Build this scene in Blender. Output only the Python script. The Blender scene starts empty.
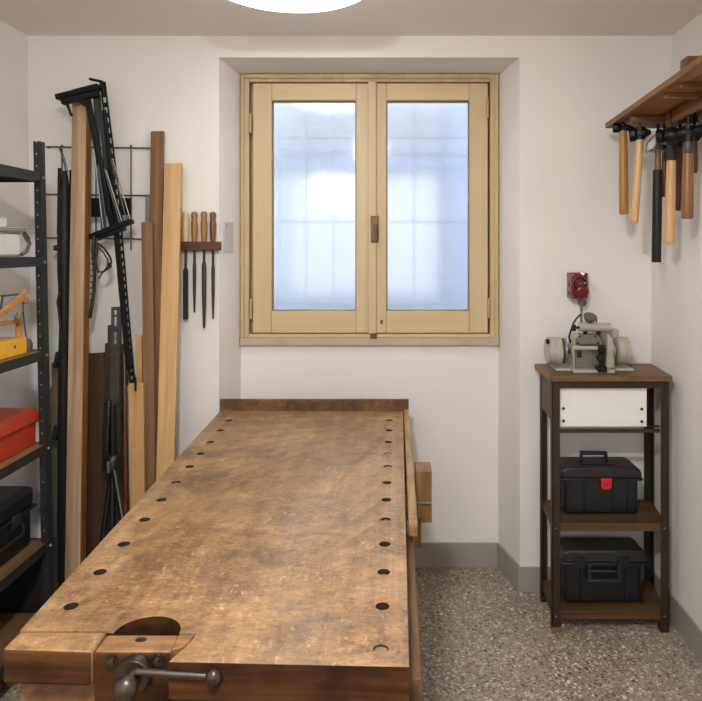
import bpy, bmesh, math, random
from mathutils import Vector, Matrix
random.seed(7)
sc = bpy.context.scene
COL = sc.collection
# ------------------------------------------------------------------ camera model
F = 650.0; CX = 396.0; CY = 248.0; H = 1.607
def ray(px, py, Y):
    return Vector(((px-CX)*Y/F, Y, H-(py-CY)*Y/F))
def X(px, Y): return (px-CX)*Y/F
def Z(py, Y): return H-(py-CY)*Y/F

# ------------------------------------------------------------------ materials
def lin(c):
    def f(v):
        v /= 255.0
        return v/12.92 if v <= 0.04045 else ((v+0.055)/1.055)**2.4
    return (f(c[0]), f(c[1]), f(c[2]), 1.0)
class NT:
    def __init__(s, name):
        s.m = bpy.data.materials.new(name); s.m.use_nodes = True
        s.t = s.m.node_tree; s.b = s.t.nodes['Principled BSDF']
    def n(s, kind, **kw):
        o = s.t.nodes.new(kind)
        for k, v in kw.items():
            if k in o.inputs: o.inputs[k].default_value = v
            else: setattr(o, k, v)
        return o
    def l(s, a, b): s.t.links.new(a, b)
    def coords(s, scale=(1,1,1), rot=(0,0,0)):
        tc = s.n('ShaderNodeTexCoord'); mp = s.n('ShaderNodeMapping')
        mp.inputs['Scale'].default_value = scale; mp.inputs['Rotation'].default_value = rot
        s.l(tc.outputs['Object'], mp.inputs['Vector']); return mp.outputs['Vector']
    def noise(s, vec, scale, detail=4, rough=0.55, dist=0.0):
        o = s.n('ShaderNodeTexNoise'); o.inputs['Scale'].default_value = scale
        o.inputs['Detail'].default_value = detail; o.inputs['Roughness'].default_value = rough
        o.inputs['Distortion'].default_value = dist; s.l(vec, o.inputs['Vector']); return o.outputs['Fac']
    def ramp(s, fac, stops):
        o = s.n('ShaderNodeValToRGB'); e = o.color_ramp.elements
        while len(e) < len(stops): e.new(0.5)
        for el, (p, c) in zip(e, stops): el.position = p; el.color = c
        s.l(fac, o.inputs['Fac']); return o.outputs['Color']
    def mix(s, fac, a, b, mode='MIX'):
        o = s.n('ShaderNodeMix', data_type='RGBA', blend_type=mode)
        for i, v in ((0, fac), (6, a), (7, b)):
            if isinstance(v, (int, float)): o.inputs[i].default_value = v
            elif isinstance(v, tuple): o.inputs[i].default_value = v
            else: s.l(v, o.inputs[i])
        return o.outputs[2]
    def bump(s, fac, strength, dist=0.002):
        o = s.n('ShaderNodeBump'); o.inputs['Strength'].default_value = strength
        o.inputs['Distance'].default_value = dist
        s.l(fac, o.inputs['Height']); s.l(o.outputs['Normal'], s.b.inputs['Normal'])
    def base(s, c):
        if isinstance(c, tuple): s.b.inputs['Base Color'].default_value = c
        else: s.l(c, s.b.inputs['Base Color'])
    def set(s, **kw):
        for k, v in kw.items(): s.b.inputs[k.replace('_', ' ')].default_value = v
BW = lambda v: (v, v, v, 1)

def m_wall(name, c, var=6):
    t = NT(name); v = t.coords()
    n1 = t.noise(v, 1.6, 3); n2 = t.noise(v, 60, 5, .6)
    a = tuple(max(0, k-var) for k in c)
    t.base(t.ramp(n1, [(.3, lin(a)), (.7, lin(c))])); t.set(Roughness=.92)
    t.bump(n2, .12, .004); return t.m
def m_plain(name, c, rough=.5, metal=0.0, var=.12, scale=30, bump=.05):
    t = NT(name); v = t.coords()
    n = t.noise(v, scale, 4, .6)
    lo = tuple(x*(1-var) for x in lin(c)[:3])+(1,); hi = tuple(min(1, x*(1+var)) for x in lin(c)[:3])+(1,)
    t.base(t.ramp(n, [(.3, lo), (.7, hi)])); t.set(Roughness=rough, Metallic=metal)
    if bump: t.bump(n, bump, .001)
    return t.m
def m_wood(name, dark, light, axis='z', fine=55, rough=.55, knots=False, stain=None, spec=.4):
    t = NT(name)
    sl = 0.045
    scl = {'x': (sl, 1, 1), 'y': (1, sl, 1), 'z': (1, 1, sl)}[axis]
    v = t.coords(scl); v0 = t.coords()
    n1 = t.noise(v, fine, 6, .6, .6); n2 = t.noise(v, fine*.25, 3, .5, 1.2)
    s = t.mix(.5, n1, n2)
    c = t.ramp(s, [(.39, lin(dark)), (.51, lin(tuple((a+b)/2 for a, b in zip(dark, light)))), (.61, lin(light))])
    if knots:
        vo = t.n('ShaderNodeTexVoronoi'); vo.inputs['Scale'].default_value = 8; vk = t.coords((1, 1, .42)); t.l(vk, vo.inputs['Vector'])
        k = t.ramp(vo.outputs['Distance'], [(.08, BW(.8)), (.15, BW(0))])
        c = t.mix(k, c, lin(tuple(x*.45 for x in dark)))
    if stain:
        n3 = t.noise(v0, 7, 4, .6, .4)
        c = t.mix(t.ramp(n3, [(.5, BW(0)), (.68, BW(.85))]), c, lin(stain))
    t.base(c); t.set(Roughness=rough); t.b.inputs['Specular IOR Level'].default_value = spec
    t.bump(n1, .18, .0015); return t.m

WALL = m_wall('plaster_white', (228, 224, 220))
CEIL = m_wall('plaster_ceiling', (238, 231, 224), 4)
BASEB = m_plain('baseboard_grey', (152, 147, 138), .5, 0, .05, 8)
def m_terrazzo():
    t = NT('terrazzo'); v = t.coords()
    n0 = t.noise(v, 2.2, 4, .6); n1 = t.noise(v, 160, 3, .7)
    c = t.ramp(t.mix(.55, n0, n1), [(.36, lin((122, 112, 92))), (.64, lin((164, 152, 128)))])
    def chips(scale, thr, soft, cols, c, seed, keep):
        vv = t.coords((1, 1, 0), (0, 0, seed)); w = t.noise(vv, scale*1.3, 2)
        ad = t.n('ShaderNodeVectorMath', operation='MULTIPLY_ADD')
        cw = t.n('ShaderNodeCombineXYZ'); t.l(w, cw.inputs[0]); t.l(w, cw.inputs[1])
        t.l(cw.outputs[0], ad.inputs[0]); ad.inputs[1].default_value = (.9/scale,)*3; t.l(vv, ad.inputs[2])
        vo = t.n('ShaderNodeTexVoronoi', voronoi_dimensions='2D'); vo.inputs['Scale'].default_value = scale; t.l(ad.outputs[0], vo.inputs['Vector'])
        sp = t.n('ShaderNodeSeparateColor'); t.l(vo.outputs['Color'], sp.inputs[0])
        col = t.ramp(sp.outputs[0], [(i/(len(cols)), lin(k)) for i, k in enumerate(cols)])
        mk = t.ramp(vo.outputs['Distance'], [(thr-soft, BW(1)), (thr, BW(0))])
        kp = t.ramp(sp.outputs[1], [(keep-.01, BW(1)), (keep, BW(0))])
        mm = t.mix(1.0, mk, kp, 'MULTIPLY')
        return t.mix(mm, c, col)
    c = chips(150, .42, .08, [(62, 54, 44), (150, 138, 120), (206, 198, 182), (120, 104, 84)], c, .3, .7)
    c = chips(68, .36, .07, [(56, 48, 40), (214, 206, 190), (128, 112, 92), (222, 216, 202), (92, 78, 62)], c, 1.1, .62)
    c = chips(36, .30, .05, [(222, 214, 198), (70, 60, 50), (208, 196, 176), (112, 96, 78)], c, 2.0, .34)
    t.base(c); t.set(Roughness=.42); return t.m
TERR = m_terrazzo()

def m_benchtop():
    t = NT('bench_wood_worn'); vg = t.coords((1, .06, 1)); v = t.coords(); vs = t.coords((1, .5, 1), (0, 0, .6))
    vx = t.coords((.45, 1, 1), (0, 0, -.12))
    g = t.noise(vg, 46, 5, .6, .4); bl = t.noise(v, 3.4, 8, .72, .3); mid = t.noise(vx, 22, 8, .8, .3); fine = t.noise(vx, 120, 5, .75, .3)
    s = t.mix(.42, t.mix(.5, bl, mid), t.mix(.6, g, fine))
    c = t.ramp(s, [(.40, lin((94, 68, 44))), (.465, lin((134, 101, 67))), (.53, lin((160, 125, 86))), (.62, lin((188, 153, 111)))])
    st = t.noise(v, 5.0, 8, .75, .6)
    c = t.mix(t.ramp(st, [(.52, BW(0)), (.66, BW(.75))]), c, lin((88, 63, 42)))
    gy = t.noise(v, 4.1, 6, .7, .3)
    c = t.mix(t.ramp(gy, [(.54, BW(0)), (.70, BW(.6))]), c, lin((104, 90, 80)))
    sc1 = t.noise(vs, 78, 8, .8, .4); big = t.noise(v, 6, 3, .6)
    k1 = t.mix(1.0, t.ramp(sc1, [(.56, BW(0)), (.64, BW(.68))]), t.ramp(big, [(.42, BW(.15)), (.6, BW(1))]), 'MULTIPLY')
    c = t.mix(k1, c, lin((222, 188, 142)))
    sc2 = t.noise(vx, 80, 7, .8, .4)
    c = t.mix(t.ramp(sc2, [(.565, BW(0)), (.65, BW(.7))]), c, lin((78, 54, 34)))
    # dark worn ring round the vise cut-out
    tc = t.n('ShaderNodeTexCoord'); d = t.n('ShaderNodeVectorMath', operation='DISTANCE'); mp = t.n('ShaderNodeMapping'); mp.inputs['Scale'].default_value = (1, 1, 0)
    t.l(tc.outputs['Object'], mp.inputs['Vector']); t.l(mp.outputs['Vector'], d.inputs[0]); d.inputs[1].default_value = (-.127, -.811, 0)
    t_ring = t.ramp(d.outputs['Value'], [(.05, BW(0)), (.066, BW(.62)), (.086, BW(.58)), (.098, BW(0))])
    brk = t.ramp(t.noise(v, 24, 4, .6), [(.35, BW(.25)), (.6, BW(1))])
    c = t.mix(t.mix(1.0, t_ring, brk, 'MULTIPLY'), c, lin((96, 70, 52)))
    t.base(c); t.set(Roughness=.46); t.b.inputs['Specular IOR Level'].default_value = .4
    t.bump(t.mix(.5, mid, sc1), .25, .002); return t.m
BENCH = m_benchtop()
BENCHEDGE = m_wood('bench_wood_edge', (34, 19, 8), (84, 52, 26), 'x', 40, .7, stain=(40, 23, 11), spec=.12)  # grimy near faces, also darkened in colour for the shade on them
BENCHRAIL = m_wood('bench_wood_rail', (72, 50, 28), (122, 88, 52), 'y', 40, .6, stain=(70, 44, 28))
BENCHTRIM = m_wood('bench_wood_trim', (122, 92, 58), (190, 154, 108), 'y', 40, .55, stain=(92, 76, 66))
BENCHLEG = m_wood('bench_leg_wood', (96, 62, 34), (150, 104, 60), 'z', 40, .6)
VISEWOOD = m_wood('vise_wood', (88, 60, 36), (150, 110, 70), 'x', 40, .5, stain=(66, 44, 28))
OAK = m_wood('tail_vise_wood', (108, 78, 42), (156, 118, 70), 'z', 45, .55)
PINE = m_wood('pine', (152, 120, 90), (212, 182, 150), 'z', 30, .6, knots=True)
PINEEDGE = m_wood('pine_edge_orange', (120, 78, 36), (150, 104, 54), 'z', 40, .6)
PALE = m_wood('pale_wood', (182, 142, 92), (210, 174, 122), 'z', 34, .55)
PALER = m_wood('pale_wood_short', (168, 126, 78), (196, 154, 102), 'z', 34, .55)
MIDW = m_wood('mid_brown_wood', (104, 76, 46), (142, 108, 70), 'z', 40, .55, knots=True)
TALLW = m_wood('tall_brown_wood', (106, 74, 46), (142, 104, 68), 'z', 45, .5)
DARKW = m_wood('dark_board_wood', (58, 38, 20), (86, 58, 34), 'z', 30, .55)
DARKW2 = m_wood('dark_strip_wood', (48, 32, 22), (78, 54, 38), 'z', 40, .5)
RACKW = m_wood('rack_wood', (96, 64, 32), (150, 106, 58), 'y', 40, .5)
RACKWX = m_wood('rack_wood_cross', (80, 52, 27), (128, 88, 48), 'x', 40, .5)
STANDW = m_wood('stand_wood', (86, 60, 34), (138, 100, 60), 'x', 34, .5, stain=(76, 51, 30))
SHELFW = m_wood('shelf_wood', (56, 38, 20), (94, 65, 36), 'x', 34, .5)
CHIPB = m_wood('rack_shelf_wood', (86, 60, 36), (134, 98, 64), 'y', 30, .6)
HOLDW = m_wood('holder_wood', (62, 38, 22), (100, 64, 38), 'x', 50, .5)
def hw(name, d, l): return m_wood(name, d, l, 'z', 70, .35)
H_HONEY = hw('handle_honey', (150, 104, 44), (192, 144, 78)); H_LIGHT = hw('handle_light', (196, 150, 100), (222, 180, 130))
H_BROWN = hw('handle_brown', (120, 80, 46), (158, 112, 70)); H_RED = hw('handle_reddish', (84, 42, 22), (122, 66, 38))
H_OLIVE = hw('handle_olive', (104, 76, 46), (150, 114, 74)); C_PALE = hw('chisel_pale', (206, 164, 118), (228, 192, 150))
C_AMB = hw('chisel_amber', (132, 92, 46), (174, 130, 74)); C_DARK = hw('chisel_dark', (94, 63, 34), (134, 95, 58))
BLK = m_plain('black_steel', (20, 20, 20), .45, .5, .2, 60)
RACKST = m_plain('rack_steel_grey', (42, 43, 42), .5, .3, .1, 40)
RUB = m_plain('black_rubber', (17, 18, 19), .55, 0, .2, 60)
PLAST = m_plain('black_plastic', (15, 15, 14), .38, 0, .15, 90, .1)
PLASTLID = m_plain('black_plastic_lid', (32, 30, 26), .42, 0, .12, 90, .1)
GREYST = m_plain('grey_steel', (150, 148, 144), .35, .7, .1, 50)
SILV = m_plain('silver_rod', (128, 124, 118), .45, .8, .1, 50)
STEELOLD = m_plain('old_steel', (84, 80, 74), .45, .7, .2, 30)
VISEST = m_plain('vise_steel', (76, 67, 60), .36, .85, .2, 25)
FILEST = m_plain('file_steel', (62, 56, 50), .5, .6, .15, 120)
WIRE = m_plain('wire_dark', (78, 72, 66), .45, .5, .1, 40)
MACH = m_plain('machine_enamel', (166, 160, 146), .4, 0, .08, 30)
MACHD = m_plain('machine_grey', (112, 107, 97), .42, .3, .12, 30)
LAMPD = m_plain('shade_grey', (96, 92, 84), .5, .1, .1, 30)
REDB = m_plain('red_paint', (168, 48, 25), .36, 0, .06, 12)
REDLID = m_plain('red_lid', (150, 56, 40), .5, 0, .08, 12)
REDS = m_plain('red_socket', (106, 22, 19), .35, 0, .15, 60)
REDDK = m_plain('red_dark', (84, 22, 20), .4, 0, .15, 60)
REDTAG = m_plain('red_latch', (196, 30, 34), .35, 0, .08, 60)
BEIGEP = m_plain('beige_box', (140, 100, 82), .5, 0, .12, 60)
CREAM = m_wood('cream_paint', (190, 168, 130), (204, 184, 148), 'z', 12, .45)
CREAMX = m_wood('cream_paint_rail', (192, 168, 126), (206, 184, 144), 'x', 12, .45)
CREAMD = m_wood('cream_paint_frame', (170, 148, 110), (194, 172, 134), 'z', 12, .5)
SILL = m_plain('sill_paint', (176, 162, 138), .55, 0, .08, 14)
PUTTY = m_plain('dirty_putty', (128, 112, 84), .7, 0, .35, 60)
GRILLE = m_plain('grille_grey', (150, 156, 166), .6, 0, .05, 20, 0)
BRASS = m_plain('dark_brass', (92, 78, 52), .4, .7, .2, 40)
HINGE = m_plain('hinge_painted', (176, 152, 108), .4, .2, .1, 40)
WHITEP = m_plain('white_panel', (226, 226, 222), .4, 0, .03, 10, 0)
GREYP = m_plain('grey_plate', (190, 192, 190), .4, .1, .05, 12)
STANDST = m_plain('stand_angle_iron', (52, 39, 28), .5, .35, .18, 25)
CLEARP = m_plain('translucent_plastic', (206, 206, 198), .35, 0, .05, 10)
YELL = m_plain('yellow_paint', (222, 168, 44), .45, 0, .1, 20)
OCHRE = m_wood('ochre_wood', (160, 112, 52), (196, 150, 84), 'y', 40, .5)
SHEET = m_plain('dark_sheet_metal', (52, 52, 48), .28, .5, .2, 8)
GREYCARD = m_plain('grey_cardboard', (128, 114, 96), .8, 0, .12, 20)
SCREW = m_plain('screw_dark', (58, 54, 50), .4, .8, .1, 60)
FACADE = m_plain('facade_pale_blue', (119, 126, 137), .8, 0, .05, 2, 0)
FACADEW = m_plain('facade_white', (136, 139, 144), .8, 0, .03, 2, 0)
FACADEB = m_plain('facade_blue_trim', (102, 113, 130), .8, 0, .05, 2, 0)
COURT = m_plain('courtyard_ground', (128, 132, 138), .9, 0, .05, 4, 0)
def m_glass(name, rough, bump):
    t = NT(name); v = t.coords(); n = t.noise(v, 70, 3, .6)
    t.base((.975, .985, 1, 1)); t.set(Roughness=rough, IOR=1.45); t.b.inputs['Transmission Weight'].default_value = 1
    t.bump(n, bump, .002); return t.m
GLASS = m_glass('glass_inner_face', .07, .10); GLASSR = m_glass('glass_frosted_face', .24, .1)
def m_emit(name, c, s):
    t = NT(name); t.base((0.9, .9, .9, 1)); t.b.inputs['Emission Color'].default_value = c; t.b.inputs['Emission Strength'].default_value = s; return t.m
LAMP = m_emit('lamp_diffuser', (1, .993, .995, 1), 7.5)
LAMPFILL = m_emit('fill_lamp_diffuser', (1, .993, .995, 1), 520.0)  # glow of the added fill lamp
LAMPC = m_emit('lamp_globe', (1, .993, .995, 1), 37.0)
LAMPRIM = m_plain('lamp_rim', (225, 222, 216), .4, 0, .03, 10, 0)

# ------------------------------------------------------------------ mesh helpers
BENCH_ON = False
BK = .946; BL = H*(1-BK)      # bench drawn 1/.946 too large; brought to its real size and height here
class MB:
    def __init__(s): s.bm = bmesh.new()
    def poly(s, pts, faces):
        vs = [s.bm.verts.new(p) for p in pts]
        for f in faces:
            try: s.bm.faces.new([vs[i] for i in f])
            except ValueError: pass
        return s
    def box(s, x0, x1, y0, y1, z0, z1, M=None):
        p = [Vector((x, y, z)) for z in (z0, z1) for y in (y0, y1) for x in (x0, x1)]
        if M: p = [M @ q for q in p]
        return s.poly(p, [(0, 2, 3, 1), (4, 5, 7, 6), (0, 1, 5, 4), (2, 6, 7, 3), (0, 4, 6, 2), (1, 3, 7, 5)])
    def prism(s, pts, z0, z1, M=None):   # polygon in xy, extruded along z
        n = len(pts); p = [Vector((a, b, z0)) for a, b in pts]+[Vector((a, b, z1)) for a, b in pts]
        if M: p = [M @ q for q in p]
        return s.poly(p, [tuple(range(n-1, -1, -1)), tuple(range(n, 2*n))]+[(i, (i+1) % n, n+(i+1) % n, n+i) for i in range(n)])
    def lathe(s, prof, p0, axis=(0, 0, 1), seg=20, sx=1.0, sy=1.0):   # prof: (distance along axis, radius)
        a = Vector(axis).normalized(); q = Vector((0, 0, 1)).rotation_difference(a).to_matrix()
        p0 = Vector(p0); rings = []
        for t, r in prof:
            rings.append([s.bm.verts.new(p0+q @ Vector((max(r, 1e-5)*math.cos(2*math.pi*i/seg)*sx, max(r, 1e-5)*math.sin(2*math.pi*i/seg)*sy, t))) for i in range(seg)])
        for A, B in zip(rings, rings[1:]):
            for i in range(seg):
                f = s.bm.faces.new((A[i], A[(i+1) % seg], B[(i+1) % seg], B[i])); f.smooth = True
        s.bm.faces.new(rings[0][::-1]); s.bm.faces.new(rings[-1]); return s
    def cyl(s, p0, p1, r0, r1=None, seg=16):
        p0 = Vector(p0); p1 = Vector(p1); L = (p1-p0).length
        return s.lathe([(0, r0), (L, r0 if r1 is None else r1)], p0, p1-p0, seg)
    def ball(s, c, r, seg=16, n=8):
        return s.lathe([(-r*math.cos(math.pi*i/n), r*math.sin(math.pi*i/n)) for i in range(n+1)], c, (0, 0, 1), seg)
    def tube(s, pts, r, seg=8):
        pts = [Vector(p) for p in pts]; rings = []
        for i, p in enumerate(pts):
            d = (pts[min(i+1, len(pts)-1)]-pts[max(i-1, 0)]).normalized()
            q = Vector((0, 0, 1)).rotation_difference(d).to_matrix()
            rings.append([s.bm.verts.new(p+q @ Vector((r*math.cos(2*math.pi*k/seg), r*math.sin(2*math.pi*k/seg), 0))) for k in range(seg)])
        for A, B in zip(rings, rings[1:]):
            best = min(range(seg), key=lambda o: sum((A[k].co-B[(k+o) % seg].co).length for k in range(0, seg, 2)))
            for k in range(seg):
                f = s.bm.faces.new((A[k], A[(k+1) % seg], B[(k+1+best) % seg], B[(k+best) % seg])); f.smooth = True
        s.bm.faces.new(rings[0][::-1]); s.bm.faces.new(rings[-1]); return s
    def bar(s, p0, p1, w, t, up=(0, 1, 0)):   # rectangular bar between points; w across, t along 'up'
        p0 = Vector(p0); p1 = Vector(p1); u = (p1-p0).normalized(); d = Vector(up); d = (d-u*d.dot(u)).normalized(); x = d.cross(u)
        M = Matrix((x, d, u)).transposed().to_4x4(); M.translation = p0
        return s.box(-w/2, w/2, -t/2, t/2, 0, (p1-p0).length, M)
MW = {}
def link(o, parent=None, M=None):
    COL.objects.link(o)
    if parent is not None: o.parent = parent
    return o
def props(o, label=None, cat=None, group=None, kind=None):
    if label: o['label'] = label
    if cat: o['category'] = cat
    if group: o['group'] = group
    if kind: o['kind'] = kind
    return o
def thing(name, label, cat, loc, group=None):
    o = bpy.data.objects.new(name, None); o.empty_display_size = .05; o.location = loc; COL.objects.link(o)
    MW[o.name] = Matrix.Translation(Vector(loc)); return props(o, label, cat, group)
def obj(name, mb, mat, parent=None, bevel=0.0, seg=2, M=None, label=None, local=False):
    """one mesh object; vertices given in world space unless local (then in space M)"""
    bm = mb.bm
    if BENCH_ON and not local:
        bmesh.ops.transform(bm, matrix=Matrix.Translation((0, 0, BL)) @ Matrix.Scale(BK, 4), verts=bm.verts)
    base = MW[parent.name] if parent is not None else Matrix.Identity(4)
    own = M if M is not None else (base if parent is not None else Matrix.Translation(Vector(pivot(bm))))
    if not local: bmesh.ops.transform(bm, matrix=own.inverted(), verts=bm.verts)
    bmesh.ops.recalc_face_normals(bm, faces=bm.faces)
    me = bpy.data.meshes.new(name); bm.to_mesh(me); bm.free(); me.set_sharp_from_angle(angle=math.radians(38))
    o = bpy.data.objects.new(name, me); me.materials.append(mat); COL.objects.link(o)
    if parent is not None: o.parent = parent
    o.matrix_basis = base.inverted() @ own
    MW[o.name] = own
    if bevel:
        b = o.modifiers.new('bevel', 'BEVEL'); b.width = bevel; b.segments = seg; b.limit_method = 'ANGLE'; b.angle_limit = math.radians(40)
        b.harden_normals = False
    if label: o['label'] = label
    return o
def face_mat(o, mat, test):
    o.data.materials.append(mat)
    for p in o.data.polygons:
        if test(p.normal): p.material_index = len(o.data.materials)-1
def pivot(bm):
    xs = [v.co.x for v in bm.verts]; ys = [v.co.y for v in bm.verts]; zs = [v.co.z for v in bm.verts]
    return ((min(xs)+max(xs))/2, (min(ys)+max(ys))/2, min(zs))
def struct(name, mb, mat, bevel=0):
    bm = mb.bm; bmesh.ops.recalc_face_normals(bm, faces=bm.faces)
    me = bpy.data.meshes.new(name); bm.to_mesh(me); bm.free()
    o = bpy.data.objects.new(name, me); me.materials.append(mat); COL.objects.link(o); o['kind'] = 'structure'; MW[o.name] = Matrix.Identity(4)
    if bevel:
        b = o.modifiers.new('bevel', 'BEVEL'); b.width = bevel; b.segments = 2; b.limit_method = 'ANGLE'
    return o
def solo(name, mb, mat, label, cat, group=None, bevel=0.0, M=None, local=False):
    return props(obj(name, mb, mat, None, bevel, M=M, local=local), label, cat, group)

# ------------------------------------------------------------------ room shell
YW = 3.04; YN = 3.275; HC = 2.6; YR = -4.4
LPROF = [(0, -1.665), (1.7, -1.715), (2.6, -1.722)]
RPROF = [(0, 1.19), (1.55, 1.195), (2.2, 1.245), (2.45, 1.288), (2.6, 1.29)]
struct('floor', MB().box(-1.95, 1.5, YR-.2, YN+.2, -.1, 0), TERR)
struct('ceiling', MB().box(-1.95, 1.5, YR-.2, YN+.2, HC, HC+.1), CEIL)
def side_wall(name, prof, out):
    pts = [(x, z) for z, x in prof]+[(out, HC), (out, 0)]
    m = Matrix(((1, 0, 0, 0), (0, 0, 1, 0), (0, 1, 0, 0), (0, 0, 0, 1)))
    return struct(name, MB().prism(pts, YR-.2, YN+.2, m), WALL)
side_wall('wall_left', LPROF, -1.95); side_wall('wall_right', RPROF, 1.5)
struct('wall_rear', MB().box(-1.95, 1.5, YR-.2, YR, 0, HC), WALL)
# back wall with the window niche (splayed reveals, recessed parapet below the window)
NOX0, NOX1, NOZ = -.828, .579, 2.498      # opening at the room face
NIX0, NIX1, NIZ = -.782, .516, 2.480      # at the window plane
WZ0 = Z(345, YN)                          # underside of the window
mb = MB()
mb.prism([(-1.95, YW), (NOX0, YW), (NIX0, YN), (NIX0, YN+.2), (-1.95, YN+.2)], 0, HC)
mb.prism([(NOX1, YW), (1.5, YW), (1.5, YN+.2), (NIX1, YN+.2), (NIX1, YN)], 0, HC)
a = [(NOX0, YW, NOZ), (NOX1, YW, NOZ), (NIX1, YN, NIZ), (NIX0, YN, NIZ), (NIX0, YN+.2, NIZ), (NIX1, YN+.2, NIZ)]
b = [(NOX0, YW, HC), (NOX1, YW, HC), (NIX1, YN, HC), (NIX0, YN, HC), (NIX0, YN+.2, HC), (NIX1, YN+.2, HC)]
mb.poly(a+b, [(0, 1, 2, 3), (3, 2, 5, 4), (0, 6, 7, 1), (4, 5, 11, 10)])
mb.box(NIX0-.001, NIX1+.001, YN, YN+.2, 0, WZ0)
struct('wall_back', mb, WALL)
# baseboards
bh = .118; bt = .008
struct('baseboard_back', MB().prism([(NOX1, YW-bt), (1.192, YW-bt), (1.192, YW), (NOX1, YW)], 0, bh), BASEB, .002)
struct('baseboard_niche', MB().prism([(NIX0, YN), (NIX0+bt, YN-bt), (NIX1-bt, YN-bt), (NOX1-bt, YW-bt), (NOX1, YW-bt), (NOX1, YW), (NIX1, YN)], 0, bh+.006), BASEB, .002)
struct('baseboard_right', MB().box(1.182, 1.196, YR, YW-bt, 0, bh), BASEB, .002)
struct('baseboard_left', MB().box(-1.672, -1.655, YR, YW-bt, 0, bh), BASEB, .002)
struct('baseboard_back.001', MB().box(-1.655, NOX0, YW-bt, YW, 0, bh), BASEB, .002)

# ------------------------------------------------------------------ window
win = bpy.data.objects.new('window_1', None); win.location = (0, YN, WZ0); COL.objects.link(win); win['kind'] = 'structure'; MW[win.name] = Matrix.Translation((0, YN, WZ0))
yf = YN-.015
def wx(px): return X(px, yf)
def wz(py): return Z(py, yf)
zt, zb = NIZ, WZ0
fr = MB()
fr.box(NIX0, wx(249), yf, yf+.09, wz(338), zt); fr.box(wx(490), NIX1, yf, yf+.09, wz(338), zt)
fr.box(wx(249), wx(490), yf, yf+.09, wz(82), zt)
fr.box(NIX0+.004, wx(244.5), yf-.012, yf, wz(338), zt-.002); fr.box(wx(494.5), NIX1-.004, yf-.012, yf, wz(338), zt-.002)
fr.box(wx(244.5), wx(494.5), yf-.012, yf, wz(78.5), zt-.002)
fr.box(wx(247), wx(257), yf+.056, yf+.09, wz(338), zt-.001); fr.box(wx(482), wx(492), yf+.056, yf+.09, wz(338), zt-.001)
fr.box(wx(249), wx(490), yf+.056, yf+.09, wz(88), zt-.001); fr.box(wx(249), wx(490), yf+.056, yf+.09, wz(338), wz(328)); fr.box(wx(366), wx(378), yf+.056, yf+.09, wz(338), zt-.001)
obj('window_frame', fr, CREAMD, win, .004)
obj('sill', MB().box(NIX0, NIX1, yf-.012, yf+.12, zb, wz(337.5)), SILL, win, .004)
def sash(x0, x1, gx0, gx1, nm):
    ys = yf+.004; yb = ys+.05
    z1, z0, g1, g0 = wz(83), wz(333), wz(100), wz(311)
    m = MB()
    m.box(wx(x0), wx(gx0), ys, yb, z0, z1); m.box(wx(gx1), wx(x1), ys, yb, z0, z1)
    s = obj('sash', m, CREAM, win, .004)
    m = MB(); m.box(wx(gx0), wx(gx1), ys+.0006, yb, g1, z1); m.box(wx(gx0), wx(gx1), ys+.0006, yb, z0, g0)
    obj('sash_rail', m, CREAMX, s, .003)
    m = MB()                                    # glazing bead and drip ledge
    b_ = .0045
    m.box(wx(gx0), wx(gx0)+b_, ys+.008, yb, g0, g1); m.box(wx(gx1)-b_, wx(gx1), ys+.008, yb, g0, g1)
    m.box(wx(gx0), wx(gx1), ys+.008, yb, g1-b_, g1); m.box(wx(gx0), wx(gx1), ys+.008, yb, g0, g0+b_)
    obj('glazing_bead', m, PUTTY, s, .0015)
    pn_ = obj('pane', MB().box(wx(gx0)+.003, wx(gx1)-.003, ys+.024, ys+.030, g0+.003, g1-.003), GLASS, s)
    face_mat(pn_, GLASSR, lambda n: n.y > .5)
    return s
s1 = sash(252.5, 370, 271.5, 356, 'l'); s2 = sash(374, 488, 386.5, 469.5, 'r')
obj('weather_bar', MB().box(wx(249), wx(490), yf-.004, yf+.04, wz(337.5), wz(334)), CREAMX, win, .003)
am = MB().box(wx(368), wx(376.5), yf-.012, yf+.006, wz(334), wz(81.5))
obj('cover_strip', am, CREAM, s2, .004)
hd = obj('espagnolette_handle', MB().box(wx(371), wx(378.5), yf-.022, yf-.011, wz(242.5), wz(216)), BRASS, s2, .003)
obj('lever', MB().cyl((wx(375.5), yf-.034, wz(225)), (wx(376.5), yf-.05, wz(240)), .009, .006).cyl((wx(375), yf-.012, wz(227)), (wx(375.5), yf-.036, wz(227)), .008), BRASS, hd)
for px, py in ((250.5, 123), (250.8, 309), (487.5, 108), (488.5, 308)):
    m = MB().cyl((wx(px), yf-.002, wz(py+9)), (wx(px), yf-.002, wz(py-9)), .007, seg=10).ball((wx(px), yf-.002, wz(py-9)), .007, 10, 6).ball((wx(px), yf-.002, wz(py+9)), .007, 10, 6)
    obj('hinge', m, HINGE, win)
obj('keeper', MB().box(wx(370.5), wx(377), yf-.02, yf-.004, wz(338), wz(333)), BRASS, win, .002)
obj('lock_plate', MB().lathe([(0, .0065), (.004, .0065), (.005, .004)], (wx(381.5), yf+.005, wz(322)), (0, -1, 0), 12, 1, 1.9), BRASS, s2)
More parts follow.
